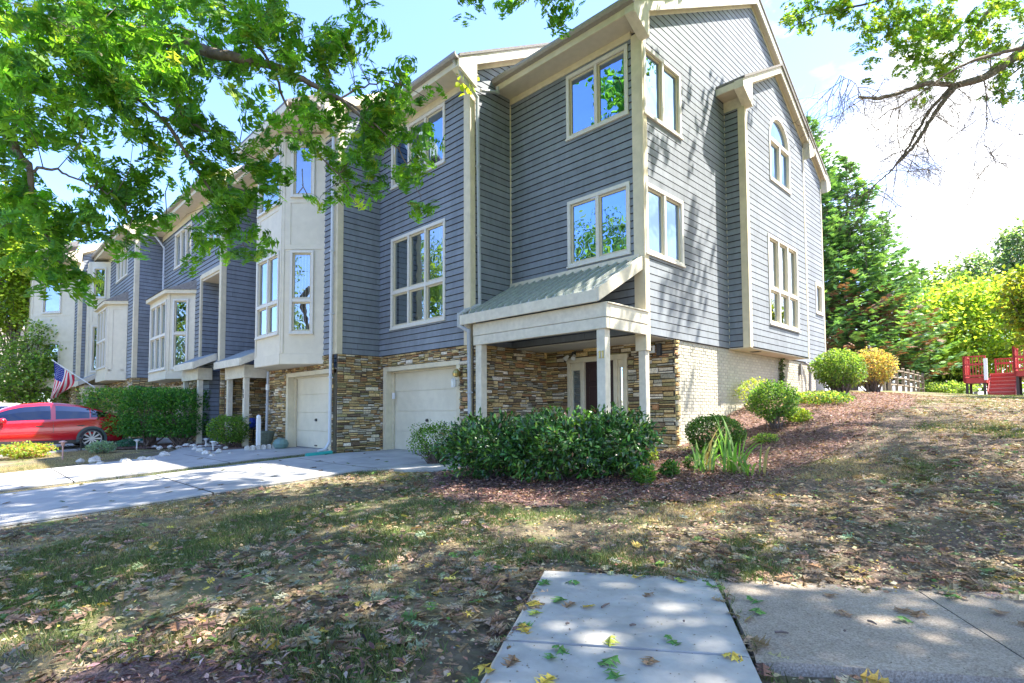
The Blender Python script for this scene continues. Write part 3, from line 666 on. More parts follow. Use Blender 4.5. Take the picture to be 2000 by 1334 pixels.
# house number
def glyph(mb,F,u,z,ch,h,w=.3,t=.012):
    """numerals drawn with bars; u,z = lower left"""
    W=h*.55;s=h*.16
    segs={'1':[(W*.42,0,W*.42+s,h),(W*.2,0,W*.85,s*.6),(W*.15,h*.78,W*.45,h*.78+s*.8)],
     '3':[(0,0,W,s),(0,h/2-s/2,W,h/2+s/2),(0,h-s,W,h),(W-s,0,W,h)],
     '2':[(0,0,W,s),(0,h/2-s/2,W,h/2+s/2),(0,h-s,W,h),(W-s,h/2,W,h),(0,0,s,h/2)]}[ch]
    for a,b,c,d in segs: mb.fbox(F,u+a,u+c,0,t,z+b,z+d)
mb=MB();F=FY(yb0+.02);glyph(mb,F,-6.155,2.06,'1',.14);glyph(mb,F,-6.085,2.06,'1',.14);mb.build('house_number',BRASS,P1)
# downspouts
downspout([(-9.72,7.88,9.2),(-9.72,8.1,9.0),(-9.74,8.62,8.6),(-9.74,8.68,3.6)],H)
downspout([(-9.74,8.68,3.6),(-9.9,8.38,3.45),(-10.02,8.28,3.35),(-10.02,8.28,3.1),(-9.76,8.36,2.95),(-9.73,8.37,.1)],H,r=.045)
downspout([(-9.72,9.28,9.15),(-9.74,9.3,9.02),(-9.75,8.75,8.85)],H,r=.045)
# fixtures
def floodlight(F,u,z,parent,s=1):
    mb=MB();mb.fbox(F,u-.05*s,u+.05*s,0,.04,z-.05*s,z+.05*s,0)
    for d in(-.09*s,.09*s):
        c=F(u+d,.12*s,z-.05*s);e=F(u+d*1.35,.2*s,z-.13*s);mb.tube([F(u,.03,z),c],.012*s,6,0);mb.tube([c,e],[.03*s,.055*s],10,1)
    return mb.build('floodlight',[BLKM,LAMPG],parent)
floodlight(FY(10.96),-8.72,2.52,H,1.1)
mb=MB();F=FY(10.9);mb.fbox(F,-6.62,-6.40,0,.05,2.36,2.52,1);mb.fbox(F,-6.36,-6.26,-.04,.03,2.3,2.56,0);mb.tube([F(-6.5,.05,2.44),F(-6.5,.1,2.44)],.05,8,0);mb.build('floodlight',[BLKM,LAMPG],H)
mb=MB();c=FY(8.5)(-10.22,.0,2.0);F=FY(8.5)
mb.tube([F(-10.22,0,1.98),F(-10.22,.09,2.02)],.03,8,0);mb.lathe(F(-10.22,.13,1.9),[(.02,.0),(.09,.03),(.1,.09),(.08,.15),(.03,.2)],12,0)
mb.lathe(F(-10.30,.15,1.66),[(.05,0),(.06,.02),(.065,.16),(.075,.17),(.02,.22)],6,1)
mb.build('wall_lantern',[BRASS,LAMPG],H)
mb=MB();F=FY(8.82);mb.fbox(FB,-13.40,-13.33,-.2,-.15,1.45,1.62);mb.build('door_keypad',WHITE,H)
# back walls so that light does not pass
mb=MB();mb.box(-13.85,-6.0,21.6,21.7,0,9.2);mb.build('back_wall',SID,H)
# side wall services
mb=MB();mb.tube([(-5.93,19.3,2.6),(-5.9,19.55,2.55),(-5.9,19.7,2.3),(-5.92,19.7,1.6)],.045,7);mb.build('vent_hose',mat('grey hose',(.25,.25,.26),.7),H)
mb=MB();mb.tube([(-5.96,19.05,2.6),(-5.96,19.08,2.0),(-5.96,19.05,1.55)],.015,5);mb.box(-5.99,-5.93,18.95,19.05,2.2,2.55);mb.build('cable',mat('grey cable',(.2,.2,.2),.7),H)
# ============================================================ THE OTHER HOUSES OF THE ROW
def line_frame(p,q):
    p=np.array([*p,0.]);q=np.array([*q,0.]);t=(q-p)/np.linalg.norm(q-p);n=np.array([t[1],-t[0],0.]);return frm(p,t,n),float(np.linalg.norm(q-p))
def bay(parent,xr,yw,zb,zt,xf0,xf1,dep,wins,roof=None,panels=True,backx=None):
    """cream bay: right splay (xr,yw)->(xf1,yw-dep), front xf1..xf0, left splay; wins per face"""
    xl=xf0-(xr-xf1)
    faces=dict(L=line_frame((xl,yw),(xf0,yw-dep)),C=line_frame((xf0,yw-dep),(xf1,yw-dep)),R=line_frame((xf1,yw-dep),(xr,yw)))
    mb=MB()
    for k,(F,L) in faces.items():
        ops=sorted(wins.get(k,[]),key=lambda o:o[2])
        # panel with openings (stacked)
        z=zb
        for o in ops:
            a,b,c,d=o[:4];a*=L;b*=L
            mb.fbox(F,0,L,-.05,0,z,c+.03);mb.fbox(F,0,a+.05,-.05,0,c+.03,d-.03);mb.fbox(F,b-.05,L,-.05,0,c+.03,d-.03);z=d-.03
        mb.fbox(F,0,L,-.05,0,z,zt)
        # applied boards: corner stiles and bands
        mb.fbox(F,0,.075,0,.022,zb+.3,zt);mb.fbox(F,L-.075,L,0,.022,zb+.3,zt);mb.fbox(F,0,L,0,.03,zb,zb+.28)
        zs=[zb+.28]+[v for o in ops for v in(o[2]-.03,o[3]+.03)]+[zt]
        if panels and len(ops)>=1:
            gaps=[(zs[i],zs[i+1]) for i in range(0,len(zs)-1,2)]
            for g0,g1 in gaps:
                if g1-g0>.7: mb.fbox(F,.075,L-.075,0,.016,g0,g0+.14);mb.fbox(F,.075,L-.075,0,.016,g1-.14,g1);mb.fbox(F,.075,.24,0,.016,g0+.14,g1-.14);mb.fbox(F,L-.24,L-.075,0,.016,g0+.14,g1-.14)
        if not ops: mb.fbox(F,.075,.26,0,.018,zb+.4,zt-.25);mb.fbox(F,L-.26,L-.075,0,.018,zb+.4,zt-.25);mb.fbox(F,.075,L-.075,0,.018,zt-.25,zt);mb.fbox(F,.075,L-.075,0,.018,zb+.28,zb+.5)
    mb.prism([(xl,yw,zb-.01),(xf0,yw-dep,zb-.01),(xf1,yw-dep,zb-.01),(xr,yw,zb-.01)],(0,0,.02),1)
    B=mb.build('bay',[PANEL,SOFF],parent,bevel=.004)
    for k,(F,L) in faces.items():
        for o in wins.get(k,[]):
            a,b,c,d=o[:4];nc=o[4] if len(o)>4 else 1;rows=o[5] if len(o)>5 else None;bl=o[6] if len(o)>6 else None
            window(F,a*L,b*L,c,d,nc,B,rows=rows,blind=bl,cw=.07,glass=GLASS if bl else None)
    if roof:
        zr,th=roof
        m=MB();o=.16
        P=[(xl-o,yw),(xf0-o*.6,yw-dep-o),(xf1+o*.6,yw-dep-o),(xr+o,yw)]
        for i in range(3):
            a,b=P[i],P[i+1];ta=(max(a[0],xl+.0),yw);
        low=[(x,y,zt-.02) for x,y in P]
        top=[(xl-o,yw,zr),(xf0-.05,yw,zr),(xf1+.05,yw,zr),(xr+o,yw,zr)]
        m.add(low+[(x,y,zt+.0+.12) for x,y in P],[(0,1,5,4),(1,2,6,5),(2,3,7,6),(3,2,1,0)],1)
        lo2=[(x*1,y-.03,zt+.125) for x,y in P]
        m.add(lo2+top,[(0,1,5,4),(1,2,6,5),(2,3,7,6)],0);m.build('bay_roof',[SHIN,TRIM],B)
    return B
def row_house(name_lab,xr,xl,yf,ynext_r,cx=None,parts='P',stone_r=True):
    Hh=empty('townhouse',((xr+xl)/2,yf+2,0),name_lab,'house',group='townhouses in the row')
    return Hh
def side_step(Hh,X,y0,y1,zt_roof_eave_y,stone=True,zlow=ZB):
    """+X face of a unit that stands proud of its right neighbour, with gable above"""
    yr=y0+5.9;ye=y0-.55
    def ed(z):
        if z<EZ-.15:return(y0+.1,y1+.4)
        a=ye+(z-EZ+.32)/SL;return (max(y0+.1,a),yr+2) if a<yr else (0,0)
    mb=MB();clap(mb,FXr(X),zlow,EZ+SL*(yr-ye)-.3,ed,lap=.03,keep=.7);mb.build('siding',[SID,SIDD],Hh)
    mb=MB();mb.box(X-.17,X,y0-.045,y0,zlow,EZ-.3);mb.box(X,X+.04,y0-.045,y0+.13,zlow,EZ-.3)
    rake(mb,X,X+.035,ye+.6,yr,EZ+SL*.6-.03,w=.28,z_off=-.05);rake(mb,X+.19,X+.23,ye,yr,EZ,w=.24)
    s=EZ-.16;zr=s+SL*(yr-ye);mb.hexa([(X,ye,s),(X+.2,ye,s),(X+.2,yr,zr),(X,yr,zr),(X,ye,s+.02),(X+.2,ye,s+.02),(X+.2,yr,zr+.02),(X,yr,zr+.02)])
    q=[(X-.0,ye-.006,EZ),(X-.0,ye-.006,EZ-.205),(X-.0,y0+.02,EZ-.42),(X-.0,y0+.06,EZ+.28)];mb.prism(q,(.225,0,0))
    mb.build('trim_board',TRIM,Hh,bevel=.005,split=True)
    if stone:
        mb=MB();stones(mb,FXr(X+.06),y0-.03,y1+.05,-.3,zlow,seed=int(abs(X)*10),big=1.0);mb.build('stone_wall',[STONE,MORT],Hh)
def front(Hh,xl,xr,Y,ops,zb=ZB):
    mb=MB();clap(mb,FY(Y),zb,EZ-.3,rect(xl,xr),ops);mb.build('siding',[SID,SIDD],Hh)
    mb=MB();eave_box(mb,xl,xr+.25,Y-.55,Y,frieze=False);mb.box(xl,xr-.17,Y-.04,Y,EZ-.42,EZ-.2);mb.build('eave',[TRIM,SOFF],Hh)
    gable_roof(xl,xr+.24,Y-.55,Y+5.9,Hh)
    mb=MB();mb.box(xl,xr,Y+11.5,Y+11.6,0,9);mb.build('back_wall',SID,Hh)
def shed_porch(Hh,xl,xr,yw,yf,posts,num=None,zt=3.12,zl=2.62):
    mb=MB();mb.hexa([(xl,yf,zl),(xr,yf,zl),(xr,yw,zt),(xl,yw,zt),(xl,yf,zl+.05),(xr,yf,zl+.05),(xr,yw,zt+.05),(xl,yw,zt+.05)])
    x=xl+.05
    while x<xr: mb.box(x,x+.02,yf,yf+.05,zl+.05,zl+.09);mb.hexa([(x,yf,zl+.05),(x+.025,yf,zl+.05),(x+.025,yw,zt+.05),(x,yw,zt+.05),(x,yf,zl+.09),(x+.025,yf,zl+.09),(x+.025,yw,zt+.09),(x,yw,zt+.09)]);x+=.3
    mb.build('porch_roof',SEAMB,Hh)
    mb=MB();mb.box(xl-.02,xr+.02,yf-.03,yf,zl-.17,zl+.07)
    mb.hexa([(xr,yf,zl-.17),(xr+.05,yf,zl-.17),(xr+.05,yw,zt-.17),(xr,yw,zt-.17),(xr,yf,zl+.07),(xr+.05,yf,zl+.07),(xr+.05,yw,zt+.07),(xr,yw,zt+.07)])
    xb0,xb1=posts[0]-.1,posts[-1]+.1
    mb.box(xb0,xb1,yf+.25,yf+.33,zl-.52,zl-.12);mb.box(xb1-.0,xb1+.06,yf+.25,yw,zl-.52,zl-.10);mb.build('beam',TRIMW,Hh,bevel=.005)
    mb=MB()
    for x in posts: mb.box(x-.08,x+.08,yf+.30,yf+.46,-.1,zl-.5)
    P=None
    for i in range(len(posts)):
        v0=i*8;q=MB();q.v=mb.v[v0:v0+8];q.c=mb.c[:8];q.f=mb.f[:6];q.m=mb.m[:6];P=q.build('post',TRIMW,Hh,bevel=.008)
    if num:
        g=MB();F=FY(yf+.30)
        glyph(g,F,posts[-1]-.04,1.72,num[0],.12);glyph(g,F,posts[-1]-.04,1.56,num[1],.12);g.build('house_number',BLKM,P)
    return P
# ---- house C: tall two storey bay over the garage
C=empty('townhouse',(-17,9,0),'townhouse with tall cream two-storey bay beside the garage and number 13 post','house',group='townhouses in the row')
YC=7.2
side_step(C,-13.83,YC,8.5,None)
front(C,-20.6,-14.0,YC,[(-20.7,-14.6,2.3,8.9)])
bw=dict(R=[(.20,.74,3.28,5.62,1,[3.28+.93],'v'),(.20,.74,7.15,8.7,1)],C=[(.06,.94,3.28,5.62,2,[4.2]),(.06,.94,7.0,8.75,1)],L=[(.2,.8,3.3,5.6,1)])
bay(C,-14.57,YC,2.43,8.98,-17.25,-15.42,.87,bw)
mb=MB();eave_box(mb,-18.2,-14.2,5.9,YC,ez=EZ-.022);mb.build('eave',[TRIM,SOFF],C)
mb=MB();mb.hexa([(-18.3,5.9,EZ-.02),(-14.2,5.9,EZ-.02),(-14.2,7.2,EZ+.36),(-18.3,7.2,EZ+.36),(-18.3,5.9,EZ+.05),(-14.2,5.9,EZ+.05),(-14.2,7.2,EZ+.78),(-18.3,7.2,EZ+.78)]);mb.build('bay_roof',SHIN,C)
FC=FY(YC);mb=MB();stones(mb,FC,-18.5,-14.0,-.2,ZB,[(-17.05,-14.1,-.3,2.28)],seed=21);stones(mb,FY(9.4),-20.5,-18.4,-.1,ZB,seed=22);stones(mb,FXr(-20.42),6.5,9.4,-.2,ZB,seed=23);mb.box(-18.52,-18.3,7.2,9.4,0,ZB,0,(.2,.15,.1));mb.box(-21.0,-20.45,9.3,9.5,-.2,ZB,1);mb.box(-18.8,-18.62,9.1,9.28,-.05,ZB,0,(.34,.16,.08))
mb.build('stone_wall',[STONE,MORT],C)
garage(FC,-16.92,-14.24,0,2.16,C)
mb=MB();clap(mb,FY(9.38),ZB,8.9,rect(-20.5,-14.0));mb.build('siding',[SID,SIDD],C)
shed_porch(C,-20.6,-18.2,YC,6.22,[-20.25,-18.72],num='13',zt=3.2,zl=2.73)
downspout([(-13.94,7.1,9.15),(-13.94,7.08,8.9),(-13.95,7.07,.3),(-13.95,6.95,.1),(-13.95,6.75,.06)],C,m=mat('pale downspout paint',(.55,.58,.62),.4))
downspout([(-18.1,7.05,2.4),(-18.1,7.02,.3)],C)
mb=MB();mb.tube([(-18.0,7.0,1.8),(-18.0,7.0,1.98)],.06,8);mb.build('wall_lantern',LAMPG,C)
# ---- house D: balcony recess, low bay with shed roof
D=empty('townhouse',(-24.5,8.5,0),'townhouse with open balcony recess and a low cream bay under a black edged shed roof','house',group='townhouses in the row')
YD,XD=6.45,-20.75
side_step(D,XD,YD,9.3,None)
dw=[(-26.75,-24.35,7.2,8.72),(-22.95,-21.35,7.2,8.3)]
bal=(-23.0,XD-.17,2.95,6.13)
front(D,-28.8,XD-.17,YD,[(a+.05,b-.05,c+.04,d-.04) for a,b,c,d in dw]+[bal,(-29,-23.7,2.4,5.7)])
for q,nn in zip(dw,(3,2)): window(FY(YD),*q,nn,D)
mb=MB();F=FY(YD);mb.fbox(F,bal[0]-.14,bal[0],-.05,.04,2.95,6.27);mb.fbox(F,bal[0],bal[1],-.05,.04,6.13,6.30);mb.fbox(F,bal[0],bal[1],-1.5,-.0,6.05,6.13,1);mb.build('balcony_frame',[TRIM,SOFF],D)
mb=MB();clap(mb,FXr(bal[0]+.02),2.6,6.1,rect(YD+.02,YD+1.6));clap(mb,FY(YD+1.6),2.6,6.1,rect(bal[0],bal[1]));clap(mb,FY(8.0),-.1,2.6,rect(-22.0,-20.9));mb.build('siding',[SID,SIDD],D)
bay(D,-23.75,YD,2.4,5.72,-27.3,-24.5,.75,dict(R=[(.18,.75,2.78,5.5,1,[4.15],'h')],C=[(.06,.94,2.78,5.5,3,[4.15],'h')]),roof=(6.25,.1))
mb=MB();stones(mb,FY(YD+.02),-29.0,-23.2,-.2,2.6,[(-27.6,-24.6,-.3,2.2)],seed=31);mb.build('stone_wall',[STONE,MORT],D)
mb=MB();clap(mb,FXr(-22.0),-.1,2.6,rect(YD,8.0));clap(mb,FY(8.0),-.1,2.6,rect(-24.0,-21.9));clap(mb,FY(YD+.03),-.1,2.6,rect(-23.3,-21.93));mb.build('siding',[SID,SIDD],D)
garage(FY(YD+.02),-27.5,-24.7,-.05,2.12,D)
shed_porch(D,-23.5,-21.2,YD,5.72,[-23.45,-21.75],zt=3.12,zl=2.78)
downspout([(-28.5,5.95,9.1),(-28.5,6.2,8.8),(-28.45,6.4,8.5),(-28.45,6.4,6.0)],D,m=MT['pale downspout paint'])
# ---- house E
E_=empty('townhouse',(-33,8,0),'townhouse with three tall upper panes above a blank cream bay, behind the flag','house',group='townhouses in the row')
YE,XE=5.45,-28.95
side_step(E_,XE,YE,YD,None)
ew=(-33.0,-30.5,7.5,8.85)
front(E_,-36.6,XE-.17,YE,[(ew[0]+.05,ew[1]-.05,ew[2]+.04,ew[3]-.04),(-34.4,-30.2,2.4,6.2)])
window(FY(YE),*ew,3,E_)
bay(E_,-30.35,YE,2.6,6.1,-33.6,-31.0,.65,dict(C=[(.06,.94,3.2,6.0,3,[4.5])]),roof=(6.7,.1))
bay(E_,-34.6,YE,2.6,8.9,-37.4,-35.4,.8,dict(R=[(.2,.8,7.0,8.6,1),(.2,.8,3.2,5.6,1)],C=[(.1,.9,6.9,8.6,2)]))
mb=MB();stones(mb,FY(YE+.02),-36.4,-29.1,-.3,2.65,seed=41);mb.build('stone_wall',[STONE,MORT],E_)
shed_porch(E_,-37.6,-34.2,YE,4.2,[-37.0,-35.6,-34.6],zt=3.3)
# ---- house F
F_=empty('townhouse',(-41,7,0),'farthest blue grey townhouse with stacked green-shaded windows in a cream bay','house',group='townhouses in the row')
YF,XF=4.35,-36.0
side_step(F_,XF,YF,YE,None)
front(F_,-46.5,XF-.17,YF,[(-44.6,-37.2,2.6,8.9)])
bay(F_,-37.4,YF,2.45,8.9,-43.6,-39.6,.0+1.6,dict(R=[(.25,.68,6.5,8.3,1),(.25,.68,2.9,4.9,1)],C=[(.1,.35,6.5,8.3,1),(.1,.35,2.9,4.9,1)]))
mb=MB();eave_box(mb,-44.5,-37.2,2.4,YF,ez=EZ-.022);mb.hexa([(-44.5,2.4,EZ),(-37.2,2.4,EZ),(-37.2,4.4,EZ+.8),(-44.5,4.4,EZ+.8),(-44.5,2.4,EZ+.06),(-37.2,2.4,EZ+.06),(-37.2,4.4,EZ+1.1),(-44.5,4.4,EZ+1.1)],2);mb.build('eave',[TRIM,SOFF,SHIN],F_)
downspout([(-46.3,2.9,9.0),(-46.3,4.1,8.4),(-46.3,4.25,2)],F_)
mb=MB();stones(mb,FY(YF+.02),-46.4,-36.2,-.3,2.5,seed=51);mb.build('stone_wall',[STONE,MORT],F_)
# ---- tan house far behind the left shrubs
G=empty('house',(-62,-2,0),'tan sided gabled house far off behind the bright shrubs at the left','house')
for xx,yy,hh,ww in((-60,-3.2,6.8,6.0),(-62,2.2,7.6,5.2)):
    mb=MB();clap(mb,FXr(xx),-.5,hh+2.2,lambda z,y=yy,w=ww,h=hh:((y-w/2+max(0,z-h)/.6,y+w/2-max(0,z-h)/.6) if y-w/2+max(0,z-h)/.6<y+w/2-max(0,z-h)/.6 else (0,0)),[(yy-.9,yy+.9,4.4,6.0)],exp=.22)
    clap(mb,FY(yy-ww/2),-.5,hh,rect(xx-7,xx),exp=.22)
    for k in range(len(mb.c)): mb.c[k]=(.42,.38,.31)
    mb.build('siding',[SID,SIDD],G)
    window(FXr(xx),yy-.95,yy+.95,4.35,6.05,2,G)
    mb=MB();o=.35;zt=hh+ww/2*.6
    for s in(-1,1): mb.hexa([(xx-7,yy+s*(ww/2+o),hh-.2),(xx+.3,yy+s*(ww/2+o),hh-.2),(xx+.3,yy,zt),(xx-7,yy,zt),(xx-7,yy+s*(ww/2+o),hh+.0),(xx+.3,yy+s*(ww/2+o),hh+.0),(xx+.3,yy,zt+.22),(xx-7,yy,zt+.22)],0)
    mb.build('roof',TRIMW,G);mb=MB();mb.box(xx,xx+.05,yy-ww/2,yy-ww/2+.2,-.5,hh);mb.box(xx,xx+.05,yy+ww/2-.2,yy+ww/2,-.5,hh);mb.build('trim',TRIMW,G)
# ============================================================ GROUND
def axis_pts(lo,hi,f0,f1,s):
    a=np.arange(f0,f1+1e-6,s);l=[f0];st=s
    while l[-1]>lo: st*=1.22;l.append(l[-1]-st)
    r=[f1];st=s
    while r[-1]<hi: st*=1.22;r.append(r[-1]+st)
    return np.concatenate([np.array(l[1:][::-1]),a,np.array(r[1:])])
def inpoly(x,y,poly):
    x=np.asarray(x);y=np.asarray(y);c=np.zeros(x.shape,bool);n=len(poly)
    for i in range(n):
        x1,y1=poly[i][:2];x2,y2=poly[(i+1)%n][:2]
        if y1==y2: continue
        k=((y1>y)!=(y2>y))&(x<(x2-x1)*(y-y1)/(y2-y1)+x1);c^=k
    return c
gx=axis_pts(-420,420,-24,9,.16);gy=axis_pts(-300,420,-3,24,.16)
GX,GY=np.meshgrid(gx,gy,indexing='ij')
def lift(x,y): return .018*vnoise(x,y,3.,5)+.01*vnoise(x,y,9.,6)
GZ=hgt(GX,GY)
zone=((GX>-8)|(GY<-50))
GZ=GZ+np.where((GX>-9)&(GY<24)&(GX<12),lift(GX,GY)*.7,0)-.012
# ground drops below floors inside the houses
GZ=np.where((GX<-6.2)&(GX>-46)&(GY>9.2)&(GY<21),np.minimum(GZ,-.3),GZ)
nx,ny=GX.shape;idx=np.arange(nx*ny).reshape(nx,ny)
Fq=np.stack([idx[:-1,:-1],idx[1:,:-1],idx[1:,1:],idx[:-1,1:]],-1).reshape(-1,4)
GV=np.stack([GX,GY,GZ],-1).reshape(-1,3)
def groundmat():
    m=bpy.data.materials.new('patchy lawn soil');m.use_nodes=True;t=m.node_tree;n=t.nodes;l=t.links;b=n['Principled BSDF'];b.inputs['Roughness'].default_value=.95;b.inputs['Specular IOR Level'].default_value=.1
    tcn=n.new('ShaderNodeTexCoord')
    def noise(s,d=5,r=.6):
        x=n.new('ShaderNodeTexNoise');x.inputs['Scale'].default_value=s;x.inputs['Detail'].default_value=d;x.inputs['Roughness'].default_value=r;l.new(tcn.outputs['Object'],x.inputs[0]);return x.outputs[0]
    def ramp(src,a,b_,c0,c1):
        r=n.new('ShaderNodeValToRGB');r.color_ramp.elements[0].position=a;r.color_ramp.elements[1].position=b_;r.color_ramp.elements[0].color=(*c0,1);r.color_ramp.elements[1].color=(*c1,1);l.new(src,r.inputs[0]);return r.outputs[0]
    soil=ramp(noise(9),.35,.7,(.095,.08,.052),(.235,.195,.135))
    straw=ramp(noise(35),.3,.7,(.21,.18,.09),(.40,.33,.19))
    grn=ramp(noise(28),.3,.7,(.075,.105,.03),(.19,.21,.08))
    f1=ramp(noise(.75,6,.7),.50,.62,(0,0,0),(1,1,1));f2=ramp(noise(1.3,6,.7),.50,.64,(0,0,0),(1,1,1))
    a=n.new('ShaderNodeMix');a.data_type='RGBA';l.new(f1,a.inputs['Factor']);l.new(soil,a.inputs['A']);l.new(straw,a.inputs['B'])
    c=n.new('ShaderNodeMix');c.data_type='RGBA';l.new(f2,c.inputs['Factor']);l.new(a.outputs['Result'],c.inputs['A']);l.new(grn,c.inputs['B'])
    at_=n.new('ShaderNodeAttribute');at_.attribute_name='Col'
    bs=ramp(noise(26,9,.8),.36,.66,(.05,.038,.032),(.29,.22,.175));ps=n.new('ShaderNodeMath');ps.operation='MULTIPLY_ADD';l.new(noise(1.1,6,.7),ps.inputs[0]);ps.inputs[1].default_value=2.2;ps.inputs[2].default_value=-.62
    ml=n.new('ShaderNodeMath');ml.operation='MULTIPLY';ml.use_clamp=True;l.new(ps.outputs[0],ml.inputs[0]);l.new(at_.outputs['Fac'],ml.inputs[1])
    ad=n.new('ShaderNodeMath');ad.operation='MULTIPLY';ad.use_clamp=True;ad.inputs[1].default_value=1.7;l.new(ml.outputs[0],ad.inputs[0])
    e=n.new('ShaderNodeMix');e.data_type='RGBA';l.new(ad.outputs[0],e.inputs['Factor']);l.new(c.outputs['Result'],e.inputs['A']);l.new(bs,e.inputs['B'])
    l.new(e.outputs['Result'],b.inputs['Base Color'])
    bp=n.new('ShaderNodeBump');bp.inputs['Strength'].default_value=.8;bp.inputs['Distance'].default_value=.03;l.new(noise(45,8,.7),bp.inputs['Height']);l.new(bp.outputs[0],b.inputs['Normal'])
    return m
def bare(x,y):
    b=1/(1+np.exp(-((x+4.2)*.9+(y-7.5)*.55)));b=b*np.clip((26-y)/5,0,1)*np.clip((12-x)/3,0,1)
    return np.clip(b,0,1)
g=npmesh('ground',GV,Fq,np.repeat(bare(GX,GY).reshape(-1,1),3,axis=1),groundmat(),smooth=True);tag(g,kind='structure')
def sheet(name,poly,m,step=.12,dz=.03,kind='structure',jit=0,thick=0,flat=None,sm=True,soft=0.):
    P=np.array(poly,float);x0,y0=P.min(0)-step;x1,y1=P.max(0)+step
    xs=np.arange(x0,x1+step,step);ys=np.arange(y0,y1+step,step);X,Y=np.meshgrid(xs,ys,indexing='ij')
    Z=hgt(X,Y)+dz+(jit*vnoise(X,Y,6.,9) if jit else 0)
    if flat is not None: Z=np.full_like(X,flat)
    i=np.arange(X.size).reshape(X.shape);F=np.stack([i[:-1,:-1],i[1:,:-1],i[1:,1:],i[:-1,1:]],-1).reshape(-1,4)
    cx=(X[:-1,:-1]+step/2).ravel();cy=(Y[:-1,:-1]+step/2).ravel()
    k=inpoly(cx+soft*(vnoise(cx,cy,4.,71)+.5*vnoise(cx,cy,13.,72)),cy+soft*(vnoise(cx,cy,4.5,73)+.5*vnoise(cx,cy,12.,74)),poly);F=F[k];u=np.unique(F);mp_=np.zeros(X.size,int);mp_[u]=np.arange(len(u))
    V=np.stack([X.ravel(),Y.ravel(),Z.ravel()],1)[u]
    o=npmesh(name,V,mp_[F],np.ones((len(u),3)),m,smooth=sm);tag(o,kind=kind);return o
def strip(name,secs,m,dz=.035,kind='structure',th=.10):
    """slab through cross sections [(xl,yl,xr,yr)...] following the terrain, subdivided"""
    mb=MB();S=[]
    for a,b in zip(secs[:-1],secs[1:]):
        L=math.hypot(a[0]-b[0],a[1]-b[1]);k=max(1,int(L/.35))
        for i in range(k): t=i/k;S.append([a[j]*(1-t)+b[j]*t for j in range(4)])
    S.append(list(secs[-1]));W=6;rows=[]
    for s in S:
        r=[]
        for j in range(W+1):
            t=j/W;x=s[0]*(1-t)+s[2]*t;y=s[1]*(1-t)+s[3]*t;r.append((x,y,float(hgt(x,y))+dz))
        rows.append(r)
    vs=[p for r in rows for p in r];fs=[]
    for i in range(len(rows)-1):
        for j in range(W): k=i*(W+1)+j;fs.append((k,k+1,k+W+2,k+W+1))
    nb=len(vs);
    for i in range(len(rows)-1):
        for j,sg in((0,1),(W,-1)):
            k=i*(W+1)+j;a,b=vs[k],vs[k+W+1];q=len(vs);vs+=[(a[0],a[1],a[2]-th),(b[0],b[1],b[2]-th)];fs.append((k,k+W+1,q+1,q))
    mb.add(vs,fs);o=mb.build(name,m);tag(o,kind=kind);return o
# driveways (with joint gaps between pours)
def drive(name,xl,xr,ys):
    for a,b in zip(ys[:-1],ys[1:]):
        strip(name,[(xl,a-.012,xr,a-.012),(xl,b+.012,xr,b+.012)],DRIV)
drive('driveway',-13.42,-9.72,[8.85,5.9,2.95,-.3,-4,-9])
drive('driveway',-17.85,-14.05,[7.45,4.6,1.7,-1.2,-5,-9])
drive('driveway',-28.2,-24.0,[6.6,3,-1,-6,-10])
strip('path',[(-9.72,7.35,-9.72,5.6),(-9.2,7.35,-9.2,5.95),(-8.5,7.3,-8.5,6.15),(-7.9,7.3,-7.9,6.4)],CONC,dz=.03)
strip('path',[(-7.88,7.9,-7.88,7.0),(-6.6,8.3,-6.6,7.5),(-5.9,8.7,-5.6,7.9)],CONC,dz=.06)
strip('path',[(-17.87,5.2,-17.87,3.7),(-19.0,5.9,-19.2,4.6),(-20.2,6.6,-20.6,5.3)],CONC,dz=.03)
JM=mat('dark joint soil',(.05,.045,.035),.95)
strip('driveway_joint',[(-13.42,8.8,-9.72,8.8),(-13.42,-8,-9.72,-8)],JM,dz=.012,th=.01)
strip('driveway_joint',[(-17.85,7.3,-14.05,7.3),(-17.85,-8,-14.05,-8)],JM,dz=.012,th=.01)
# pavement slabs in the foreground
PA=np.array([-2.84,3.19]);PU=np.array([.8195,.573]);PV=np.array([.535,-.845]);PZ=-.127
def slab(name,u0,u1,v0,v1,m,z=PZ,th=.12,jit=0):
    nu=max(1,int((u1-u0)/.1));nv=max(1,int((v1-v0)/.1));mb=MB();vs=[];rg=random.Random(int(u0*100+v0*10))
    for i in range(nu+1):
        for j in range(nv+1):
            e=(rg.uniform(-jit,jit) if jit and(i in(0,nu) or j in(0,nv)) else 0)
            p=PA+PU*(u0+(u1-u0)*i/nu)+PV*(v0+(v1-v0)*j/nv+e);vs.append((p[0],p[1],z))
    fs=[(i*(nv+1)+j,(i+1)*(nv+1)+j,(i+1)*(nv+1)+j+1,i*(nv+1)+j+1) for i in range(nu) for j in range(nv)]
    loop=[i*(nv+1) for i in range(nu+1)]+[nu*(nv+1)+j for j in range(1,nv+1)]+[i*(nv+1)+nv for i in range(nu-1,-1,-1)]+[j for j in range(nv-1,0,-1)]
    b=len(vs);L=len(loop)
    vs2=[(vs[k][0],vs[k][1],z-th) for k in loop];vs+=vs2
    fs+=[(loop[i],loop[(i+1)%L],b+(i+1)%L,b+i) for i in range(L)]
    mb.add(vs,fs);o=mb.build(name,m);tag(o,kind='structure');bv=o.modifiers.new('b','BEVEL');bv.width=.008;bv.segments=2;bv.limit_method='ANGLE';return o
slab('pavement',0,1.21,0,1.30,CONC);slab('pavement',0,1.21,1.318,2.7,CONC);slab('pavement',0,1.21,2.72,4.2,CONC)
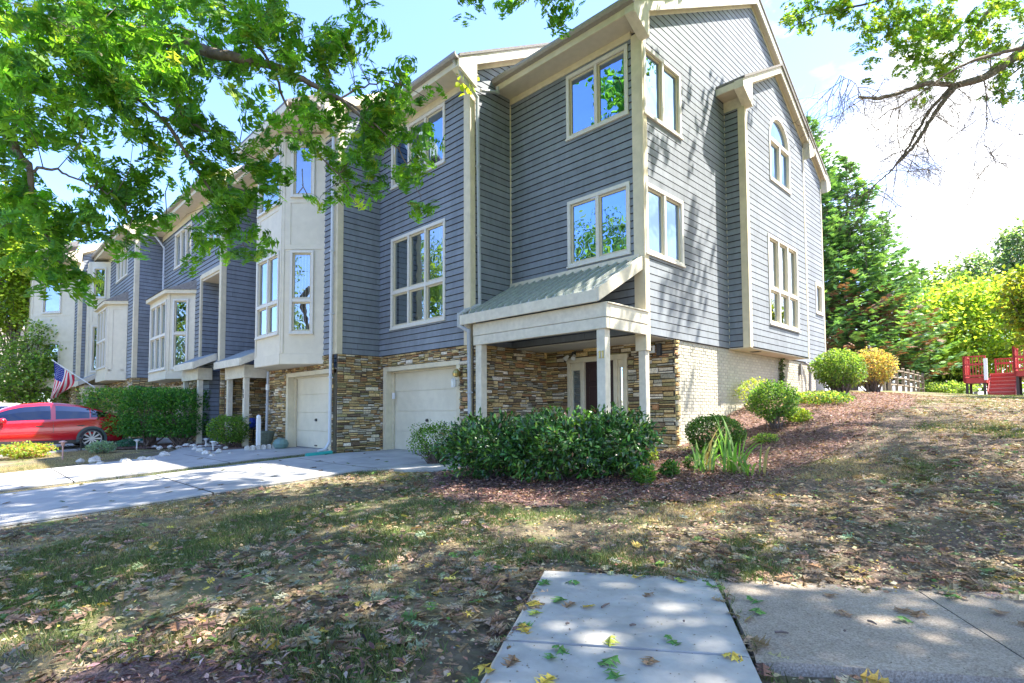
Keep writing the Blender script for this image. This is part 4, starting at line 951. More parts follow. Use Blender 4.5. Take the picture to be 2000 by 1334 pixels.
slab('pavement',1.245,2.50,.0,1.35,CONO,z=PZ-.004,jit=.006);slab('pavement',2.515,3.95,-.02,1.35,CONO,z=PZ-.010,jit=.006);slab('pavement',3.965,5.4,-.02,1.35,CONO,z=PZ-.005)
slab('pavement',5.415,6.9,-.02,1.35,CONO,z=PZ-.0)
# mulch beds
bed=[gp(*q)[:2] for q in((850,930),(850,962),(900,982),(1000,990),(1120,985),(1230,975),(1330,985),(1420,968),(1500,945),(1560,915),(1640,880),(1690,850),(1700,815),(1760,800),(1790,782),(1740,768),(1690,772))]
bed=[tuple(b) for b in bed]+[(-5.9,21.5),(-6.0,9.9),(-6.1,8.9),(-7.8,8.3),(-9.5,8.3),(-9.6,7.5)]
MULM=mat('shredded bark mulch',(.085,.05,.042),.95,col2=(.27,.17,.145),nscale=60,noise=.3,bump=1.,bscale=70,dist=.02)
sheet('mulch_bed',bed,MULM,step=.05,dz=.010,jit=.010,soft=.10)
bed2=[tuple(gp(*q)[:2]) for q in((-60,1345),(120,1330),(260,1296),(330,1300),(430,1345),(300,1500))]
bed2=[(-2.9,.55),(-2.3,.95),(-2.0,1.35),(-1.75,1.25),(-1.2,.5),(-2.2,-.3)]
bed3=[(-20.9,6.2),(-18.1,6.9),(-17.95,5.3),(-19.2,6.0),(-20.9,6.8)]
bed3=[(-27.8,6.3),(-20.6,6.6),(-18.3,7.1),(-17.95,5.9),(-18.1,5.25),(-19.3,5.95),(-20.3,5.5),(-21.3,4.9),(-23.6,3.4)]
sheet('mulch_bed',bed3,MULM,step=.09,dz=.03,jit=.012)
def near_mulch(x,y): return inpoly(x,y,[tuple(gp(*q)[:2]) for q in((180,1334),(200,1306),(330,1296),(470,1322),(560,1340),(560,1420),(180,1420))])
NM=[tuple(gp(*q)[:2]) for q in((120,1340),(205,1312),(330,1298),(470,1324),(580,1342),(640,1480),(120,1480))]
sheet('mulch_bed',NM,MULM,step=.04,dz=.02,jit=.008)
def onhard(x,y):
    h=(x>-13.5)&(x<-9.68)&(y<8.9)|(x>-17.9)&(x<-13.98)&(y<7.4)|(x>-28.3)&(x<-23.9)&(y<6.7)
    h|=(x>-9.75)&(x<-7.85)&(y>5.9)&(y<7.4)|(x>-20.3)&(x<-17.8)&(y>3.9)&(y<6.2)|(x>-10)&(x<-5.9)&(y>8.2)|(x<-5.9)&(y>8.3)
    q=np.stack([x-PA[0],y-PA[1]],-1);u=q@PU;v=q@PV
    h|=(u>.015)&(u<1.2)&(v>.015)|(u>1.25)&(u<7)&(v>.0)&(v<1.35)
    return h
def inbed(x,y): return inpoly(x,y,bed)|inpoly(x,y,bed3)|inpoly(x,y,NM)
def scatter(n,dmin,dmax,falloff=6.,margin=200,ok=None,batch=60000):
    X=[];Y=[];tot=0
    for _ in range(60):
        d=np.sqrt(RNG.uniform(dmin**2,dmax**2,batch));s=RNG.uniform(-1,1,batch)*(1000+margin)/FPX
        x=CAM[0]+d*(FX[0]+RX[0]*s);y=CAM[1]+d*(FX[1]+RX[1]*s)
        k=RNG.uniform(size=batch)<np.minimum(1,falloff/d)**1.3
        if ok is not None: k&=ok(x,y)
        X.append(x[k]);Y.append(y[k]);tot+=k.sum()
        if tot>n:break
    return np.concatenate(X)[:n],np.concatenate(Y)[:n]
# mulch chips
def chips(name,poly_ok,n,sz,pal,dmax=20,label=None):
    x,y=scatter(n,1.2,dmax,7,ok=poly_ok);n=len(x);z=hgt(x,y)+.045+RNG.uniform(0,.012,n)
    a=RNG.uniform(0,6.28,n);ax=np.stack([np.cos(a),np.sin(a),RNG.normal(0,.25,n)],1);nr=np.stack([RNG.normal(0,.4,n),RNG.normal(0,.4,n),np.ones(n)],1)
    V,F,C=leaves(np.stack([x,y,z],1),ax,nr,RNG.uniform(*sz,n),pick(pal,n,.3),tmpl_simple(.16))
    o=npmesh(name,V,F,C,DLEAF);tag(o,label,None,kind='stuff')
chips('mulch',lambda x,y:inbed(x+RNG.normal(0,.22,x.shape),y+RNG.normal(0,.22,x.shape))&~onhard(x,y),40000,(.025,.08),[(.20,.11,.09,3),(.32,.20,.17,2),(.09,.045,.04,3),(.42,.30,.24,.8)])
# grass blades
def grass(n):
    ok=lambda x,y:(~onhard(x,y))&(~inbed(x,y))&(vnoise(x,y,1.7,21)+.6*vnoise(x,y,5.,22)+RNG.normal(0,.3,x.shape)>-.15+1.25*bare(x,y)-3*((x>-14.1)&(x<-13.4)))
    x,y=scatter(n,1.3,22,4.5,ok=ok);n=len(x);z=hgt(x,y)-.005+lift(x,y)*.7*(x>-9)-.01
    gq=vnoise(x,y,.9,31)+.5*vnoise(x,y,3.3,32)+RNG.normal(0,.35,n)
    far=np.where(x<-18,1.0,0)
    pg=pick([(.10,.145,.045,3),(.16,.20,.07,2),(.07,.105,.035,2)],n,.25);pb=pick([(.42,.34,.18,3),(.30,.24,.13,2),(.5,.42,.25,1)],n,.2)
    C=np.where((gq-far*.9>-.1)[:,None],pg,pb);h=RNG.uniform(.03,.095,n)*np.where(gq>-.1,1.,.7)
    a=RNG.uniform(0,6.28,n);lean=RNG.uniform(.2,1.2,n);ax=np.stack([np.cos(a)*lean,np.sin(a)*lean,np.ones(n)],1)
    V,F,Cc=leaves(np.stack([x,y,z],1),ax,rdir(n),h,C,BLADE);V=V
    tag(npmesh('grass',V,F,Cc,GRASSM),'sparse patchy lawn grass, green tufts among straw and bare soil',None,kind='stuff')
grass(260000)
# leaf litter (uncountable) and single leaves on the pavement
LP=[(.33,.23,.14,4),(.22,.145,.085,4),(.42,.32,.21,2.2),(.30,.28,.18,2),(.12,.22,.05,.7),(.50,.38,.08,.5),(.26,.30,.18,.6),(.14,.08,.055,.9)]
def litter(n):
    ok=lambda x,y:(~onhard(x,y))&((~inbed(x,y))|(RNG.uniform(size=x.shape)<.12))&(x>-9.6)&(vnoise(x,y,1.1,41)+.7*vnoise(x,y,3.7,44)+RNG.normal(0,1.1,x.shape)>-.1)
    x,y=scatter(n,1.2,19,4.2,ok=ok);n=len(x);z=hgt(x,y)+.022+RNG.uniform(0,.02,n)
    a=RNG.uniform(0,6.28,n);ax=np.stack([np.cos(a),np.sin(a),RNG.normal(0,.12,n)],1);nr=np.stack([RNG.normal(0,.42,n),RNG.normal(0,.42,n),np.where(RNG.uniform(size=n)<.3,-1,1)],1)
    V,F,C=leaves(np.stack([x,y,z],1),ax,nr,RNG.uniform(.05,.135,n),pick(LP,n,.25),OAK)
    tag(npmesh('leaf_litter',V,F,C,DLEAF),'dry brown fallen oak leaves scattered over the lawn',None,kind='stuff')
    # crumbled bits and sticks
    x,y=scatter(46000,1.2,19,5,ok=lambda x,y:(~onhard(x,y))&(x>-9.6)&(RNG.uniform(size=x.shape)<.35+.65*bare(x,y)));n=len(x);z=hgt(x,y)+.02;a=RNG.uniform(0,6.28,n)
    V,F,C=leaves(np.stack([x,y,z],1),np.stack([np.cos(a),np.sin(a),RNG.normal(0,.2,n)],1),np.stack([RNG.normal(0,.5,n),RNG.normal(0,.5,n),np.ones(n)],1),RNG.uniform(.015,.05,n),pick(LP,n,.3),tmpl_simple(.3))
    tag(npmesh('leaf_crumbs',V,F,C,DLEAF),'crumbled leaf fragments and bits between the grass',None,kind='stuff')
litter(6500)
# ============================================================ VEGETATION
def lowoak():
    half=[(0,0),(.2,.30),(.3,.18),(.5,.48),(.62,.22),(.82,.36),(1,0)]
    P=[(x,y,-.2*abs(y)-.12*x*x) for x,y in half]+[(x,-y,-.2*abs(y)-.12*x*x) for x,y in half[1:-1]];b=len(P);P+=[(.3,0,0),(.62,0,-.04)]
    T=[];
    for idx in([0,1,2,3,4,5,6],[0,7,8,9,10,11,6]):
        m=[b,b,b,b+1,b+1,b+1]
        for i in range(6):T.append((m[i],idx[i],idx[i+1]))
        T.append((b,idx[3],b+1))
    return np.array(P,float),np.array(T)
OAKL=lowoak()
OAKPAL=[(.14,.33,.035,4),(.10,.26,.04,3.4),(.20,.41,.045,2.2),(.33,.45,.06,.6),(.10,.26,.09,1)]
def sprigs(cen,dirs,nl,spread,size,pal,tm,up=.6):
    n=len(cen)*nl;c=np.repeat(cen,nl,axis=0);d=np.repeat(dirs,nl,axis=0)
    t=RNG.uniform(-1,1,n)[:,None];pos=c+d*t*spread*1.3+RNG.normal(0,spread*.42,(n,3))
    ax=d*.5+rdir(n)*[.9,.9,.5]+np.array([0,0,-.3]);nr=rdir(n)*.7+np.array([0,0,up])
    k=1+.12*np.repeat(RNG.normal(size=len(cen)),nl)[:,None]
    return leaves(pos,ax,nr,RNG.uniform(size*.7,size*1.25,n),np.clip(pick(pal,n,.2)*k,.004,.8),tm)
def rosettes(cen,tips,nl,spread,size,pal,tm,tilt=.75):
    m=len(cen)*tips;c=np.repeat(cen,tips,axis=0)+RNG.normal(0,spread,(m,3));nz=rdir(m)*tilt+np.array([0,0,.8]);nz/=np.linalg.norm(nz,axis=1,keepdims=True)
    a=np.cross(nz,rdir(m));a/=np.linalg.norm(a,axis=1,keepdims=True)+1e-9;b=np.cross(nz,a)
    N=np.repeat(nz,nl,axis=0);A=np.repeat(a,nl,axis=0);B=np.repeat(b,nl,axis=0);n=m*nl
    th=(np.tile(np.arange(nl),m)*6.283/nl+np.repeat(RNG.uniform(0,6.28,m),nl)+RNG.normal(0,.3,n))[:,None]
    ax=A*np.cos(th)+B*np.sin(th)-N*.10+np.array([0,0,-.22])+rdir(n)*.18
    pos=np.repeat(c,nl,axis=0)+ax*.02+N*RNG.uniform(-.05,.05,n)[:,None]
    k=1+.14*np.repeat(RNG.normal(size=m),nl)[:,None]
    return leaves(pos,ax,N+rdir(n)*.28,RNG.uniform(size*.7,size*1.2,n),np.clip(pick(pal,n,.16)*k,.004,.8),tm)
def cat(parts):
    V=[];F=[];C=[];k=0
    for v,f,c in parts: V.append(v);F.append(f+k);C.append(c);k+=len(v)
    return np.concatenate(V),np.concatenate(F),np.concatenate(C)
def limb(mb,pts,r0,r1,k=7,wob=.0,sub=5,seed=0,c=(1,1,1)):
    """smooth tapering limb through pts; returns dense points"""
    pts=[np.array(p,float) for p in pts];rg=np.random.default_rng(seed);out=[]
    P=[pts[0]]+pts+[pts[-1]]
    for i in range(1,len(P)-2):
        for s in range(sub):
            t=s/sub;a,b,c_,d=P[i-1],P[i],P[i+1],P[i+2]
            out.append(.5*((2*b)+(c_-a)*t+(2*a-5*b+4*c_-d)*t*t+(3*b-a-3*c_+d)*t**3))
    out.append(pts[-1]);out=[p+rg.normal(0,wob,3) if 0<i<len(out)-1 else p for i,p in enumerate(out)]
    n=len(out);mb.tube(out,[r0+(r1-r0)*(i/(n-1))**.8 for i in range(n)],k);return out
def pxl(pts,depths): return [at(x,y,d) for (x,y),d in zip(pts,depths)]
def twigs_to(mb,cens,nodes,r=.006,frac=1.):
    N_=np.array(nodes)
    for c in cens:
        if random.random()>frac: continue
        d=((N_-c)**2).sum(1);j=int(d.argmin())
        if d[j]>4.5: continue
        a=N_[j];L=math.sqrt(d[j]);m1=a*.5+c*.5+np.array([random.uniform(-1,1),random.uniform(-1,1),random.uniform(0,1)])*.1*L
        mb.tube([a,m1,c,c+(c-m1)*.35+np.array([0,0,-.06])],[r*2.2,r*1.5,r,r*.5],4,cap=False)
def blob_points(blobs):
    C=[]
    for (x,y,rx,ry,n,d0,d1) in blobs:
        for _ in range(max(1,int(n*(.31 if y>170 else .40)+.5))):
            while True:
                u,v=random.uniform(-1,1),random.uniform(-1,1)
                if u*u+v*v<1:break
            C.append(at(x+u*rx,y+v*ry,random.uniform(d0,d1)))
    return np.array(C)
# ---------------- big oak at the left, its limbs reaching over the lawn
oakL=empty('oak_tree',(0,0,0));tag(oakL,'large oak whose leafy limbs hang into the upper left over the driveway','tree')
tb=np.array([-10.2,-3.6,-.5]);oakL.location=tuple(tb)
mb=MB();nodes=[]
nodes+=limb(mb,[tb,tb+[0.1,.1,2.2],tb+[.3,.4,4.6],tb+[.7,1.0,7.5],tb+[1.0,1.6,10.5],tb+[1.2,1.8,13.5]],.36,.08,12,wob=.03,seed=1)
crotch=tb+[.3,.4,4.4]
b1=pxl([(-260,20),(0,42),(100,52),(200,58),(330,78),(430,106),(520,126),(590,155),(665,195),(730,250)],[7.4,7.0,6.8,6.7,6.6,6.6,6.7,6.8,7.0,7.2])
nodes+=limb(mb,[crotch]+b1,.16,.012,8,wob=.01,seed=2)
b2=pxl([(150,56),(200,112),(255,180),(315,232),(364,298),(410,370),(450,440),(480,485)],[6.7,6.5,6.5,6.5,6.6,6.8,7.,7.1])
nodes+=limb(mb,b2,.045,.006,6,wob=.01,seed=3)
nodes+=limb(mb,pxl([(315,232),(350,236),(395,250),(440,275),(500,310)],[6.5,6.6,6.7,6.8,7.0]),.022,.005,5,wob=.01,seed=4)
nodes+=limb(mb,pxl([(-220,120),(0,252),(30,290),(58,330),(62,390),(85,440),(110,500),(120,560)],[6.5,5.8,5.8,5.8,5.9,6.,6.1,6.2]),.06,.007,6,wob=.01,seed=5)
nodes+=limb(mb,pxl([(58,330),(100,330),(150,350),(210,380),(260,420)],[5.8,5.9,6.,6.1,6.2]),.02,.004,5,wob=.01,seed=6)
nodes+=limb(mb,pxl([(390,-60),(440,20),(490,70),(530,130),(560,210),(600,280),(660,340),(700,400)],[6.4,6.5,6.7,6.9,7.,7.1,7.2,7.3]),.03,.005,6,wob=.01,seed=7)
nodes+=limb(mb,pxl([(640,180),(700,215),(760,270),(800,330),(822,390)],[7.,7.1,7.2,7.3,7.3]),.02,.004,5,wob=.01,seed=8)
nodes+=limb(mb,pxl([(655,195),(710,170),(770,160),(830,190)],[7.,7.1,7.3,7.4]),.016,.004,5,wob=.01,seed=9)
nodes+=limb(mb,pxl([(240,-80),(275,0),(285,50)],[6,6.2,6.4]),.02,.006,5,seed=10)
# upper limbs (over the frame)
up=[]
for k,(ex,ey,ez) in enumerate(((-2,6,9.5),(-6.5,7,10.5),(0,3.5,9),(-8,5.,11.5),(-4,9.5,10.8),(-1,9,11),(3,7,9.6),(-9,6.5,10.8),(-3,3,9))):
    s=tb+[.5,.7,5.5+.55*k];e=np.array([ex,ey,ez]);m_=(s+e)/2+[0,0,1.0]
    up+=limb(mb,[s,m_,e],.12,.015,6,wob=.05,seed=20+k)
blobsL=[(60,45,150,85,60,5.2,7.2),(240,30,140,75,52,5.6,7.4),(420,40,130,75,46,5.8,7.4),(570,55,110,85,40,6.2,7.6),(655,45,50,55,12,6.6,7.6),(735,35,28,16,3,6.8,7.2),
 (330,140,170,55,42,5.8,7.2),(150,120,120,60,30,5.4,7.),(190,235,95,55,26,5.8,6.8),(60,190,75,55,20,5.3,6.6),(30,130,70,80,18,5.,6.6),(130,165,90,50,14,5.5,6.8),
 (300,195,100,60,24,6.,6.9),(420,215,85,60,24,6.2,7.1),(400,300,90,70,28,6.4,7.2),(345,265,50,50,10,6.3,7.),(560,290,60,55,14,6.8,7.4),(600,200,85,80,30,6.6,7.5),
 (660,120,60,60,14,6.8,7.5),(690,250,80,60,26,6.9,7.6),(790,185,62,55,22,7.1,7.7),(770,255,75,50,20,7.,7.6),(690,340,50,50,15,7.1,7.5),(800,350,30,55,11,7.2,7.5),(820,310,25,22,4,7.2,7.5),
 (420,400,75,65,26,6.7,7.3),(475,465,38,38,11,7.,7.3),(385,450,40,40,10,6.9,7.3),(480,350,50,50,14,6.8,7.2),(520,330,40,40,8,6.9,7.3),
 (30,260,55,50,12,5.5,6.3),(60,360,75,70,26,5.6,6.5),(120,430,70,60,22,5.8,6.5),(60,480,70,60,16,5.7,6.4),(130,535,38,42,12,6.,6.4),(235,360,60,40,16,6.,6.5),(255,420,40,45,12,6.,6.5),(195,330,45,30,6,6.,6.4),(20,420,40,60,10,5.6,6.3),(235,465,30,18,4,6.1,6.5),(640,370,22,18,2,7.1,7.3)]
cL=blob_points(blobsL)
twigs_to(mb,cL,nodes,.0028,.7)
# bare tips hanging
for p in([(332,350),(323,375),(325,410),(322,440)],[(285,200),(290,290),(288,345)],[(590,330),(592,365),(582,378)],[(590,360),(600,380)],[(270,230),(280,300)]):
    mb.tube(pxl(p,[6.9]*len(p)),[.006]*len(p),4)
mb.build('trunk',BARK,oakL,smooth=True)
drL=rdir(len(cL))*[1,1,.5]
parts=[rosettes(cL,3,6,.10,.175,OAKPAL,OAK,tilt=.8)]
# crown over the lawn, above the picture frame
def canopy(n,lo,hi,nodes_,dens=None,keep=None):
    out=[]
    while len(out)<n:
        P=RNG.uniform(lo,hi,(4000,3));x,y,w=proj(P)
        k=(w<.3)|(y<-70)|(x<-120)|(x>2120)
        if keep is not None: k&=keep(P)
        N_=np.array(nodes_);q=P[k]
        d=np.sqrt(((q[:,None]-N_[None,::3])**2).sum(-1)).min(1)
        q=q[(d<1.9)|(RNG.uniform(size=len(q))<.25)]
        out+=list(q)
    return np.array(out[:n])
cU=canopy(1750,(-11,-1,7.6),(6,12.5,12.0),up+nodes,keep=lambda P:(vnoise(P[:,0],P[:,1],1.25,55)>-.7)&(((P[:,0]+2)/8.6)**2+((P[:,1]-6)/6.8)**2<1.0)&~((P[:,0]<-4.5)&(P[:,1]<4.)))
parts.append(sprigs(cU,rdir(len(cU))*[1,1,.4],16,.36,.19,OAKPAL,OAKL))
# sprays hanging into the top centre of the view
cT=blob_points([(925,5,28,16,4,7.,7.4),(1060,2,70,14,8,7.,7.5),(1085,22,40,18,8,7.,7.4),(1110,30,18,12,3,7.,7.3)])
parts.append(rosettes(cT,3,5,.10,.165,OAKPAL,OAK))
V,F,Cc=cat(parts);npmesh('crown',V,F,Cc,LEAF,oakL)
# ---------------- second oak at the right
oakR=empty('oak_tree',(0,0,0));tag(oakR,'oak at the upper right with one long dead forked branch against the white clouds','tree')
tr=np.array([6.5,14.5,.9]);oakR.location=tuple(tr);mb=MB();nodes=[]
nodes+=limb(mb,[tr,tr+[0,0,3],tr+[-.2,.1,6],tr+[-.3,.2,9],tr+[-.3,.2,13]],.34,.08,12,wob=.03,seed=41)
s0=tr+[-.15,.1,5.2]
nR=limb(mb,[s0]+pxl([(2120,30),(2000,98),(1930,147),(1867,167)],[11.6,11.2,11.0,10.9]),.14,.062,8,wob=.01,seed=42)
dead=[]
dead+=limb(mb,pxl([(1867,167),(1825,163),(1790,169),(1755,182),(1720,192),(1695,192),(1678,190)],[10.9,10.8,10.7,10.7,10.6,10.6,10.5]),.055,.022,7,wob=.008,seed=43)
dead+=limb(mb,pxl([(1867,167),(1838,205),(1822,228),(1800,262),(1785,285),(1765,308),(1752,318)],[10.9,10.8,10.8,10.7,10.7,10.7,10.6]),.05,.022,7,wob=.008,seed=44)
dead+=limb(mb,pxl([(1858,170),(1820,210),(1795,250),(1775,285),(1752,318),(1735,338),(1712,358),(1700,372),(1682,381)],[10.9,10.9,10.8,10.8,10.7,10.7,10.6,10.6,10.6]),.035,.005,6,wob=.008,seed=45)
dead+=limb(mb,pxl([(2010,90),(1960,102),(1895,121),(1850,145),(1800,180),(1760,205),(1730,220)],[10.4,10.4,10.3,10.3,10.3,10.2,10.2]),.04,.008,6,wob=.008,seed=46)
dead+=limb(mb,pxl([(1678,190),(1676,172),(1664,158),(1650,152),(1642,147)],[10.5]*5),.009,.003,4,wob=.006,seed=47)
dead+=limb(mb,pxl([(1918,150),(1925,180),(1927,210),(1924,245),(1923,280),(1935,300),(1940,310),(1923,332)],[11.]*8),.014,.003,5,wob=.01,seed=48)
live=limb(mb,pxl([(1955,-20),(1935,15),(1905,55),(1870,95),(1845,130)],[11.5,11.4,11.3,11.2,11.1]),.05,.012,6,wob=.01,seed=49)
live+=limb(mb,pxl([(2040,-60),(1990,-10),(1900,-20),(1780,-10),(1680,10),(1600,30),(1545,55)],[11.4,11.2,11.,11.,11.1,11.2,11.3]),.05,.008,6,wob=.01,seed=50)
live+=limb(mb,pxl([(2080,60),(2020,110),(1970,150),(1945,165)],[11.]*4),.03,.008,6,seed=51)
# fine dead twigs
rg=random.Random(77)
def dtwig(p,d,L,r,lv):
    n=4;pts=[p];q=p.copy();dd=d/np.linalg.norm(d)
    for i in range(n):
        dd=dd+np.array([rg.uniform(-.35,.35),rg.uniform(-.35,.35),rg.uniform(-.42,.22)]);dd/=np.linalg.norm(dd);q=q+dd*L/n;pts.append(q.copy())
    mb.tube(pts,[r*(1-.6*i/n) for i in range(n+1)],3,cap=False)
    if lv>0:
        for i in range(1,n+1):
            for _ in range(rg.choice([1,1,2])): dtwig(pts[i],dd*.6+np.array([rg.uniform(-1,1),rg.uniform(-1,1),rg.uniform(-.9,.5)]),L*.45,r*.55,lv-1)
for i,p in enumerate(dead):
    if i%2==0: dtwig(p,np.array([rg.uniform(-1,1),rg.uniform(-1,1),rg.uniform(-1,.3)]),rg.uniform(.55,1.25),.009,2)
mb.build('trunk',BARK,oakR,smooth=True)
blobsR=[(1600,15,70,25,14,10.6,11.6),(1560,45,32,28,7,10.8,11.5),(1680,20,70,35,16,10.6,11.6),(1700,60,35,25,7,10.8,11.4),(1790,30,80,45,34,10.8,12),(1770,95,50,32,12,10.8,11.6),(1890,50,80,55,40,10.8,12),(1850,115,55,28,16,11,11.8),(1830,150,25,14,5,10.9,11.3),(1970,40,60,60,30,10.8,12),
 (1945,110,40,25,8,11,11.6),(1975,155,35,35,15,10.8,11.4),(1980,180,22,18,5,10.8,11.2),(1725,75,18,16,3,10.9,11.2),(1730,112,14,10,2,10.9,11.2)]
cR=blob_points(blobsR)
PALR=[(.17,.32,.05,4),(.12,.25,.05,3),(.28,.40,.06,1.6),(.36,.40,.07,.5)]
V1=rosettes(cR,4,6,.20,.165,PALR,OAK)
upR=[]
cQ=canopy(420,(-4.6,9.5,9.0),(10,22,16),np.array([[2,14,11.5]]*3),keep=lambda P:(((P[:,0]-1.8)/6.6)**2+((P[:,1]-15)/6.5)**2+((P[:,2]-12)/3.6)**2<1)&(vnoise(P[:,0],P[:,1],1.6,66)>-.3)&((P[:,1]<16.5)|(P[:,0]>1)))
V2=sprigs(cQ,rdir(len(cQ))*[1,1,.4],15,.4,.2,PALR,OAKL)
# low right crown outside the frame: shades the right lawn
cW=canopy(560,(2.0,4,5.5),(11,14,9.5),np.array([[6,9,8]]*3),keep=lambda P:(((P[:,0]-6)/5)**2+((P[:,1]-9)/5)**2<1)&(vnoise(P[:,0],P[:,1],1.3,67)>-.65))
V3=sprigs(cW,rdir(len(cW))*[1,1,.4],15,.4,.2,PALR,OAKL)
V,F,Cc=cat([V1,V2,V3]);npmesh('crown',V,F,Cc,LEAF,oakR)
# ---------------- background trees
def treebase(px,py,d):
    p=at(px,py,d);return np.array([p[0],p[1],float(hgt(p[0],p[1]))-.1])
def tree(px,d,top,ells,nclump,nl,pal,label,leaf=.2,cl=.55,name='tree',trunk_r=.22,group=None,cat_='tree'):
    """ells: (px,py,rx_px,ry_px) ellipses giving the crown masses at distance d"""
    b=treebase(px,780,d);t=empty(name,tuple(b),label,cat_,group);s=d/FPX;mb=MB();cs=[]
    sc=sum(e[2]*e[3] for e in ells)
    th=at(px,top,d)[2]-b[2];main=limb(mb,[b,b+[.1,.1,th*.35],b+[0,.2,th*.8]],trunk_r,.05,8,wob=.04,seed=int(px))
    for (x,y,rx,ry) in ells:
        c=at(x,y,d);n=int(nclump*rx*ry/sc);rr=np.array([rx*s,min(rx,ry)*s*1.1,ry*s])
        v=rdir(n);rad=RNG.uniform(.45,1.,n)**.6*(1+.12*np.sin(v[:,0]*7+v[:,2]*9))
        P=c+(RX*(v[:,0:1])*rr[0]+FX*(v[:,1:2])*rr[1]*.9+np.array([0,0,1])*v[:,2:3]*rr[2])*rad[:,None]
        P=P[P[:,2]>b[2]+.15];cs.append(P)
        limb(mb,[main[len(main)//2],(main[len(main)//2]+c)/2+[0,0,.2],c],trunk_r*.4,.03,6,wob=.05,seed=int(x))
    P=np.concatenate(cs)
    for q in P[::max(1,len(P)//60)]:
        j=main[random.randrange(len(main)//3,len(main))];mb.tube([j,(j+q)/2+[0,0,.15],q],[.04,.025,.01],4,cap=False)
    mb.build('trunk',BARK,t,smooth=True)
    V,F,Cc=sprigs(P,rdir(len(P))*[1,1,.4],nl,cl,leaf,pal,SIMP,up=.8);npmesh('crown',V,F,Cc,LEAF,t);return t
YG=[(.34,.46,.06,4),(.24,.38,.06,3),(.42,.48,.09,1.5),(.12,.24,.05,1)]
MG=[(.13,.23,.05,3),(.09,.17,.05,3),(.20,.30,.06,2)]
BG=[(.13,.22,.10,3),(.09,.17,.09,3),(.20,.28,.12,2)]
tree(1890,36,560,[(1850,650,90,85),(1930,640,85,90),(1985,660,60,80),(1800,640,60,60),(1880,590,80,45),(1960,585,60,45)],900,26,YG,'bright yellow-green spreading tree directly behind the red deck',leaf=.24,group='trees behind the deck')
tree(1815,48,515,[(1800,575,55,48),(1840,560,40,40),(1765,590,40,40),(1780,660,50,60)],300,24,MG,'mid green low tree between the conifer and the rounded far tree',leaf=.3,cl=.7,group='trees behind the deck')
tree(1905,60,485,[(1905,528,38,36),(1880,560,40,30),(1935,560,35,28),(1910,600,60,40)],260,26,BG,'rounded bluish far tree standing above the others at right',leaf=.34,cl=.8,group='trees behind the deck')
tree(1985,52,430,[(2000,490,45,55),(1985,540,30,30),(2030,520,50,70),(1995,600,40,60)],300,26,BG,'tall blue-green tree cut by the right edge of the view',leaf=.32,cl=.7,group='trees behind the deck')
tree(2030,20,500,[(2010,560,45,45),(1995,610,30,30),(2060,600,60,80),(2030,650,30,30)],260,22,[(.20,.26,.03,3),(.30,.32,.04,2),(.10,.16,.03,2),(.45,.25,.04,.3)],'near olive and yellow leafed tree entering from the right edge',leaf=.17,cl=.35,group='trees behind the deck')
tree(1825,38,690,[(1790,700,50,32),(1850,715,60,32),(1910,735,50,22),(1850,745,40,18),(1755,690,35,30)],340,24,[(.10,.19,.05,3),(.17,.27,.06,2),(.06,.12,.04,2)],'dark leaved understory tree with forked trunk beside the rail fence',leaf=.2,group='trees behind the deck',trunk_r=.16)
tree(20,32,360,[(30,430,60,60),(70,520,50,50),(15,520,60,60),(55,590,45,40),(10,600,40,45),(100,470,25,30)],620,26,[(.30,.42,.05,4),(.22,.34,.05,3),(.13,.22,.05,1)],'sunlit yellow-green tree at the left edge above the tan house',leaf=.22,cl=.5)
tree(55,30,610,[(30,720,60,60),(75,740,45,50),(20,770,60,30),(95,700,30,40),(80,650,30,25),(105,770,25,25)],420,22,[(.24,.36,.08,3),(.14,.26,.06,3),(.30,.36,.16,1)],'airy bright green small tree between the flag and the left edge',leaf=.16,cl=.45,trunk_r=.08,name='small_tree')
# trees across the street behind the camera, mirrored in the panes
for k,(x,y) in enumerate(((-32,-6),(-20,-9),(-9,-16))):
    b=np.array([x,y,-.6]);t=empty('street_tree',tuple(b),['street tree reflected in the bay panes','street tree reflected in the garage side panes','street tree reflected in the lower entry side panes'][k],'tree');mb=MB();m_=limb(mb,[b,b+[.1,0,3],b+[0,.1,8]],.3,.08,8,seed=k);mb.build('trunk',BARK,t)
    v=rdir(420);P=b+[0,0,8.2]+v*[5.0,4.6,6.0]*RNG.uniform(.5,1,(420,1))
    V,F,Cc=sprigs(P,rdir(420),20,.6,.3,MG,SIMP);npmesh('crown',V,F,Cc,LEAF,t)
